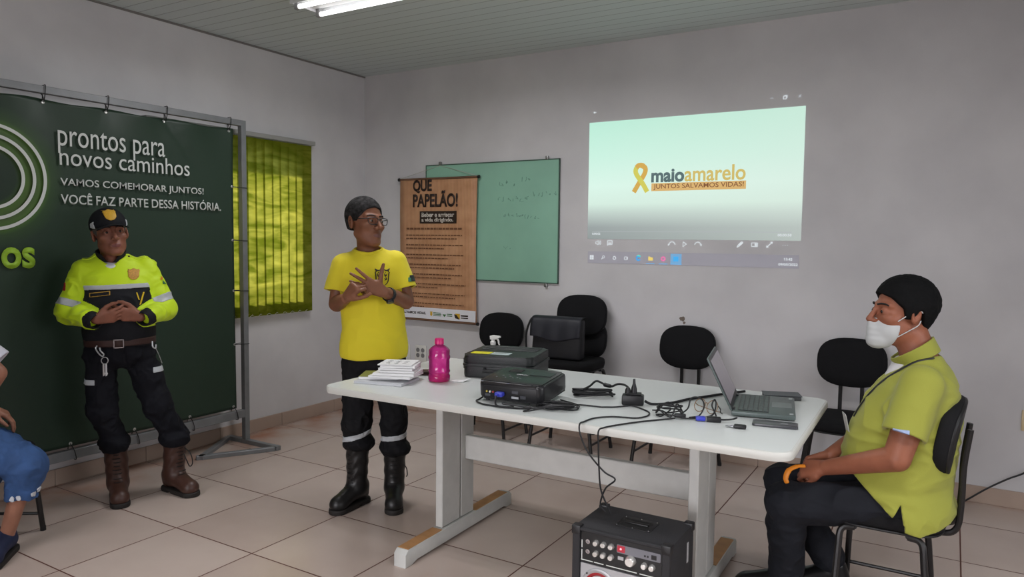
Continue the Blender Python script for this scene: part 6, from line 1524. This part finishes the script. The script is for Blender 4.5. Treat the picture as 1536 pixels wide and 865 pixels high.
eyes(P3, hc3, R3, s3, (.2, -1, -.4)); brows(P3, hc3, R3, s3, mat('black_brow', S(18, 15, 14), .8), z=.026, thick=.0034)
surface('hair', lambda P: hair_sdf(q3(P), front=.062, grow=.017, seed=13, side=-.020, back=-.075, nsc=150, namp=.0018) * s3, hc3 - .19, hc3 + .19, .0040, mat('black_hair', S(10, 10, 11), .85, spec=.2, var=.3, vscale=60), P3)
# face mask
def mask_solid(Q, g): 
    d = sm(ell(Q, (0, -.034, -.066), (.062 + g, .062 + g, .060 + g)), ell(Q, (0, -.066, -.108), (.034 + g, .030 + g, .024 + g)), .02); return sm(d, cap(Q, (0, -.108, -.040), (0, -.088, -.106), .007 + g, .022 + g), .03)
def mask_fn(P):
    Q = q3(P); d = mask_solid(Q, .004)
    d = d + .0012 * np.abs(np.sin(Q[:, 2] * 150)) * np.clip((.045 - np.abs(Q[:, 0])) * 60, 0, 1)
    return smax(smax(d, Q[:, 2] + .018 + .10 * (Q[:, 1] + .1), .003), Q[:, 1] + .030 - .15 * (Q[:, 2] + .06), .003) * s3
M_MASK = mat('white_face_mask', S(178, 180, 180), .75)
mk = surface('face_mask', mask_fn, hc3 - .19, hc3 + .12, .0034, M_MASK, P3)
W3 = lambda x, y, z: Vector(hc3 + R3 @ (np.array((x, y, z)) * s3))
for sx in (-1, 1):
    B().tube([W3(sx * .064, -.042, -.030), W3(sx * .078, -.004, .004), W3(sx * .086, .018, .020), W3(sx * .082, .034, .008)], .0020, 6).done('ear_loop', M_MASK, mk)
    B().tube([W3(sx * .058, -.042, -.092), W3(sx * .074, -.004, -.060), W3(sx * .082, .022, -.038), W3(sx * .080, .032, -.020)], .0020, 6).done('ear_loop', M_MASK, mk)
# polo
def polo(P):
    d = loft(P, T3, .012) + folds(P, (8, 8, 14), .007, 51) + folds(P, (16, 16, 24), .002, 53)
    for pts, rs in ((S3N, [.074, .078]), (S3F, [.072, .078])):
        a = np.asarray(pts[0], f32); b_ = np.asarray(pts[1], f32); ax = (b_ - a) / np.linalg.norm(b_ - a)
        e = np.maximum(cap(P, a, b_ + ax * .08, rs[0], rs[1]) + folds(P, (10, 10, 10), .0035, 55), (P - b_) @ ax)
        e = np.maximum(e, -np.maximum(cap(P, b_ - ax * .03, b_ + ax * .2, rs[1] - .017), -((P - b_) @ ax) - .03))
        d = sm(d, e, .03)
    zc = np.interp(P[:, 0], [-.2, -.07, .085, .088, .112, .128, .18, .24, .32], [.635, .615, .478, .476, .525, .430, .418, .440, .480]).astype(f32)
    d = np.maximum(d, (zc - P[:, 2]) * .75)
    neck = cap(P, (.160, .0, 1.045), (.105, .0, 1.14), .070, .092)
    vee = cap(P, (.035, .0, .965), (.095, .0, 1.07), .006, .040)
    return ssub(ssub(d, neck, .004), vee, .004)
pol = surface('polo_shirt', polo, (-.14, -.34, .39), (.36, .32, 1.10), .0042, M_POLO, P3)
def pcollar(P):
    c = cap(P, (.168, .0, 1.030), (.120, .0, 1.100), .080, .090); i = cap(P, (.168, .0, 1.02), (.110, .0, 1.12), .070, .083)
    plane = (P[:, 2] - (1.096 + .66 * (P[:, 0] - .15))); low = (1.035 + .55 * (P[:, 0] - .15)) - P[:, 2]
    return np.maximum(np.maximum(np.maximum(c, -i), np.maximum(plane, low)), -cap(P, (.02, .0, .97), (.06, .0, 1.08), .010, .030))
surface('collar', pcollar, (.02, -.12, .95), (.28, .12, 1.16), .0034, M_POLO, P3)
surface('undershirt', lambda P: np.maximum(loft(P, [(.93, .14, .0, .118, .12), (1.0, .155, .0, .098, .085), (1.05, .158, .0, .080, .068)]), np.maximum(P[:, 2] - 1.058 - .55 * (P[:, 0] - .1) * .3, P[:, 0] - .16)), (.0, -.14, .92), (.2, .14, 1.08), .004, mat('white_undershirt_b', S(204, 202, 204), .7), P3)
surface('placket', lambda P: np.maximum(np.maximum(polo(P) - .003, -(polo(P) + .004)), np.maximum(np.abs(P[:, 1]) - .018, np.maximum(.87 - P[:, 2], P[:, 0] - .10))), (-.1, -.04, .85), (.12, .04, 1.04), .0034, M_POLO, pol)
surface('sleeve_logo', lambda P: np.maximum(np.maximum(polo(P) - .003, -(polo(P) + .003)), bx(P, (.100, -.29, .818), (.027, .06, .0075))), (.04, -.34, .78), (.18, -.20, .85), .0026, mat('sleeve_logo_print', S(150, 166, 200), .6), P3)
# lanyard and badge
def ontorso(z, y): 
    K = np.array(T3); cx, a, b_ = (np.interp(z, K[:, 0], K[:, j]) for j in (1, 3, 4)); return Vector((cx - a * math.sqrt(max(.05, 1 - (y / b_) ** 2)) - .006, y, z))
pts = [(.205, -.078, 1.060), (.150, -.088, 1.045), (.100, -.082, 1.012)] + [tuple(ontorso(z, y)) for z, y in ((.96, -.066), (.90, -.055), (.84, -.042), (.80, -.034))]
B().tube(pts, .0042, 6, flat=.35).done('lanyard', M_BLACK, P3)
bp_ = ontorso(.765, -.03)
B().prism(rrect(-.030, -.045, .030, .045, .004), 0, .002, fr(bp_ + Vector((-.010, 0, 0)), (.25, -.97, 0), (-.22, 0, .97))).done('name_badge', mat('badge_card', S(184, 186, 182), .35), P3)
# jeans
def jeans3(P):
    d = loft(P, [(.415, .13, .0, .10, .145), (.47, .125, .0, .135, .160), (.54, .12, .0, .145, .160), (.62, .12, .0, .15, .155)], .012)
    for pts, rs in (([(.14, -.098, .500), (-.290, -.125, .440), (-.285, -.052, .11)], [.088, .078, .066]), ([(.14, .098, .500), (-.325, .140, .445), (-.135, .150, .14)], [.088, .078, .064])):
        d = sm(d, chain(P, pts, rs, .02), .012)
    d = d + folds(P, (12, 14, 14), .009, 61) + folds(P, (26, 26, 30), .003, 62)
    return np.maximum(d, .085 - P[:, 2])
surface('jeans', jeans3, (-.44, -.25, .07), (.34, .25, .66), .0042, M_JEAN, P3)
def shoe(parent, ankle, yaw, m, lift=0.0, name='shoe'):
    ax, ay = ankle; c, s = math.cos(-yaw), math.sin(-yaw)
    loc = lambda P: np.stack([(P[:, 0] - ax) * c - (P[:, 1] - ay) * s, (P[:, 0] - ax) * s + (P[:, 1] - ay) * c, P[:, 2]], 1).astype(f32)
    def up(P):
        Q = loc(P); d = cap(Q, (0, .02, .065), (0, .01, .105), .046, .042)
        d = sm(d, cap(Q, (0, -.03, .07), (.003, -.150, .045), .046, .040), .03); d = sm(d, ell(Q, (.004, -.150, .042), (.046, .058, .036)), .02)
        return np.maximum(np.maximum(d, .020 - P[:, 2]), P[:, 2] - .125)
    fp = lambda Q, g: cap(np.stack([Q[:, 0], Q[:, 1], 0 * Q[:, 2]], 1), (0, .035, 0), (.004, -.158, 0), .040 + g, .046 + g)
    so_ = lambda P: smax(fp(loc(P), .004), np.abs(P[:, 2] - .0130) - .0125, .005)
    lo = (ax - .26, ay - .26, -.01); hi = (ax + .26, ay + .26, .14)
    o = surface(name, up, lo, hi, .0042, m, parent); surface('sole', so_, lo, (hi[0], hi[1], .05), .0042, M_SOLE, o); return o
shoe(P3, (-.290, .0), math.radians(-78), M_SHOE); shoe(P3, (-.115, .150), math.radians(-70), M_SHOE)
# orange handled thing held between the hands
oh = thing('orange_strap', 'small orange strap held in the hands of the seated person', 'strap', (4.25, -1.75, 0)); oh.rotation_euler = (0, 0, math.radians(4.553))
B().tube([(-.225, -.095, .592), (-.255, -.112, .590), (-.282, -.130, .575), (-.292, -.138, .545), (-.286, -.140, .525)], [.007, .009, .011, .010, .007], 10, flat=.55).done('band', mat('orange_rubber', S(216, 128, 24), .5), oh)

# ================================================================ PERSON AT THE LEFT EDGE
M_SK4 = skin('warm_skin', S(150, 104, 84), S(130, 80, 74)); M_DENIM = mat('blue_denim', S(46, 76, 122), 0.8, var=0.28, vscale=11, bump=0.12, bscale=260); M_FRAY = mat('white_frayed_cotton', S(200, 204, 210), .8)
P4 = person('seated person in cropped blue jeans and a white t-shirt cut off by the left edge', (0.85, -3.27), 65.529, 1.3)
hc4 = A3(-.24, .10, 1.42); R4 = rot(math.radians(70)); s4 = 1.0
H4R = hand_list((-.140, -.015, .712), (-.90, .30, -.25), (-.4, .3, -.7), -1, curls=(22, 24, 26, 28), spread=3, scale=.92)
H4L = hand_list((-.10, .22, .66), (.8, -.1, -.5), (-.4, .1, -.8), 1, curls=(22, 24, 26, 28), spread=3, scale=.92)
def q4(P): return (P - hc4) @ R4 / s4
def body4(P):
    d = head_sdf(q4(P)) * s4
    d = sm(d, cap(P, (-.27, .11, 1.20), (-.25, .105, 1.34), .052, .048), .03)
    d = sm(d, loft(P, [(.58, -.30, .11, .11, .14), (.80, -.29, .11, .10, .13), (1.05, -.28, .11, .095, .155), (1.18, -.27, .11, .07, .11), (1.23, -.27, .11, .05, .05)]), .03)
    for pts, rs in (([(-.26, -.05, 1.12), (-.060, -.10, .87), (-.130, -.022, .715)], [.045, .040, .026]), ([(-.26, .27, 1.12), (-.20, .33, .87), (-.105, .225, .67)], [.045, .038, .026])):
        d = sm(d, chain(P, pts, rs), .02)
    for pts, rs in (([(-.28, .03, .62), (.045, -.015, .425), (-.045, .015, .10)], [.075, .046, .031]), ([(-.28, .19, .62), (-.05, .22, .45), (-.265, .24, .10)], [.075, .050, .033])):
        d = sm(d, chain(P, pts, rs), .03)
    d = sm(d, hand_sdf(P, H4R), .008); return np.minimum(d, hand_sdf(P, H4L))
surface('body', body4, (-.44, -.22, .06), (.16, .42, 1.62), .0046, None, P4, list(M_SK4), lambda C: lips_mask(C, hc4, R4, s4))
eyes(P4, hc4, R4, s4); brows(P4, hc4, R4, s4, M_BROW)
surface('hair', lambda P: hair_sdf(q4(P), grow=.016, seed=23, back=-.09) * s4, hc4 - .17, hc4 + .17, .0044, mat('dark_brown_hair', S(36, 26, 22), .6, var=.3, vscale=60), P4)
def tee4(P):
    d = loft(P, [(.60, -.30, .11, .135, .165), (.80, -.29, .11, .125, .155), (1.05, -.28, .11, .12, .18), (1.17, -.27, .11, .085, .14), (1.225, -.27, .11, .06, .07)], .012) + folds(P, (9, 9, 9), .006, 71)
    for a, b_, r in (((-.26, -.045, 1.11), (-.058, -.10, .915), .066), ((-.26, .265, 1.11), (-.21, .325, .92), .062)):
        a = np.asarray(a, f32); b_ = np.asarray(b_, f32); ax = (b_ - a) / np.linalg.norm(b_ - a)
        e = np.maximum(cap(P, a, b_ + ax * .05, r * .9, r * 1.02), (P - b_) @ ax)
        d = sm(d, np.maximum(e, -np.maximum(cap(P, b_ - ax * .02, b_ + ax * .2, r - .010), -((P - b_) @ ax) - .03)), .02)
    return ssub(d, cap(P, (-.268, .11, 1.21), (-.25, .10, 1.3), .058, .075), .004)
surface('t_shirt', tee4, (-.46, -.20, .58), (.02, .42, 1.26), .0046, mat('white_tshirt', S(202, 202, 212), .8), P4)
def jeans4(P):
    d = loft(P, [(.50, -.31, .11, .12, .155), (.58, -.31, .11, .14, .17), (.68, -.30, .11, .13, .16)], .012)
    for pts, rs in (([(-.26, .03, .62), (.035, -.012, .420), (.018, .0, .28)], [.092, .088, .066]), ([(-.27, .19, .61), (-.05, .22, .45), (-.155, .23, .28)], [.090, .080, .062])):
        d = sm(d, chain(P, pts, rs, .02), .014)
    d = d + folds(P, (13, 13, 13), .010, 81) + folds(P, (28, 28, 28), .004, 82)
    for a, b_ in (((.014, .0, .20), (.018, .0, .305)), ((-.20, .235, .2), (-.15, .23, .3))): d = ssub(d, cap(P, a, b_, .052), .004)
    return np.maximum(d, .268 + .010 * vnoise(P * 45, 5) - P[:, 2])
surface('jeans', jeans4, (-.46, -.14, .24), (.18, .34, .76), .0044, M_DENIM, P4)
for i, (x0, z0) in enumerate(((.004, .285), (.060, .292), (-.02, .278), (.085, .30))):
    surface('frayed_patch', lambda P, x0=x0, z0=z0: np.maximum(np.maximum(jeans4(P) - .004, -(jeans4(P) + .003)), np.maximum(ell(P, (x0, -.05, z0), (.010, .09, .014)) + .006 * vnoise(P * 90, 3), P[:, 1] - .02)), (x0 - .04, -.14, z0 - .05), (x0 + .04, .06, z0 + .05), .0028, M_FRAY, P4)
shoe(P4, (-.055, .03), math.radians(-22), mat('navy_canvas', S(24, 32, 62), .7)); shoe(P4, (-.27, .24), math.radians(75), bpy.data.materials['navy_canvas'])
B().tube([(-.122 + .030 * math.cos(a), -.028 + .030 * math.sin(a), .730 + .006 * math.cos(a)) for a in [k * PI / 6 for k in range(12)]], .005, 6, closed=True, sub=3).done('bracelet', mat('dark_beads', S(40, 26, 40), .4), P4)
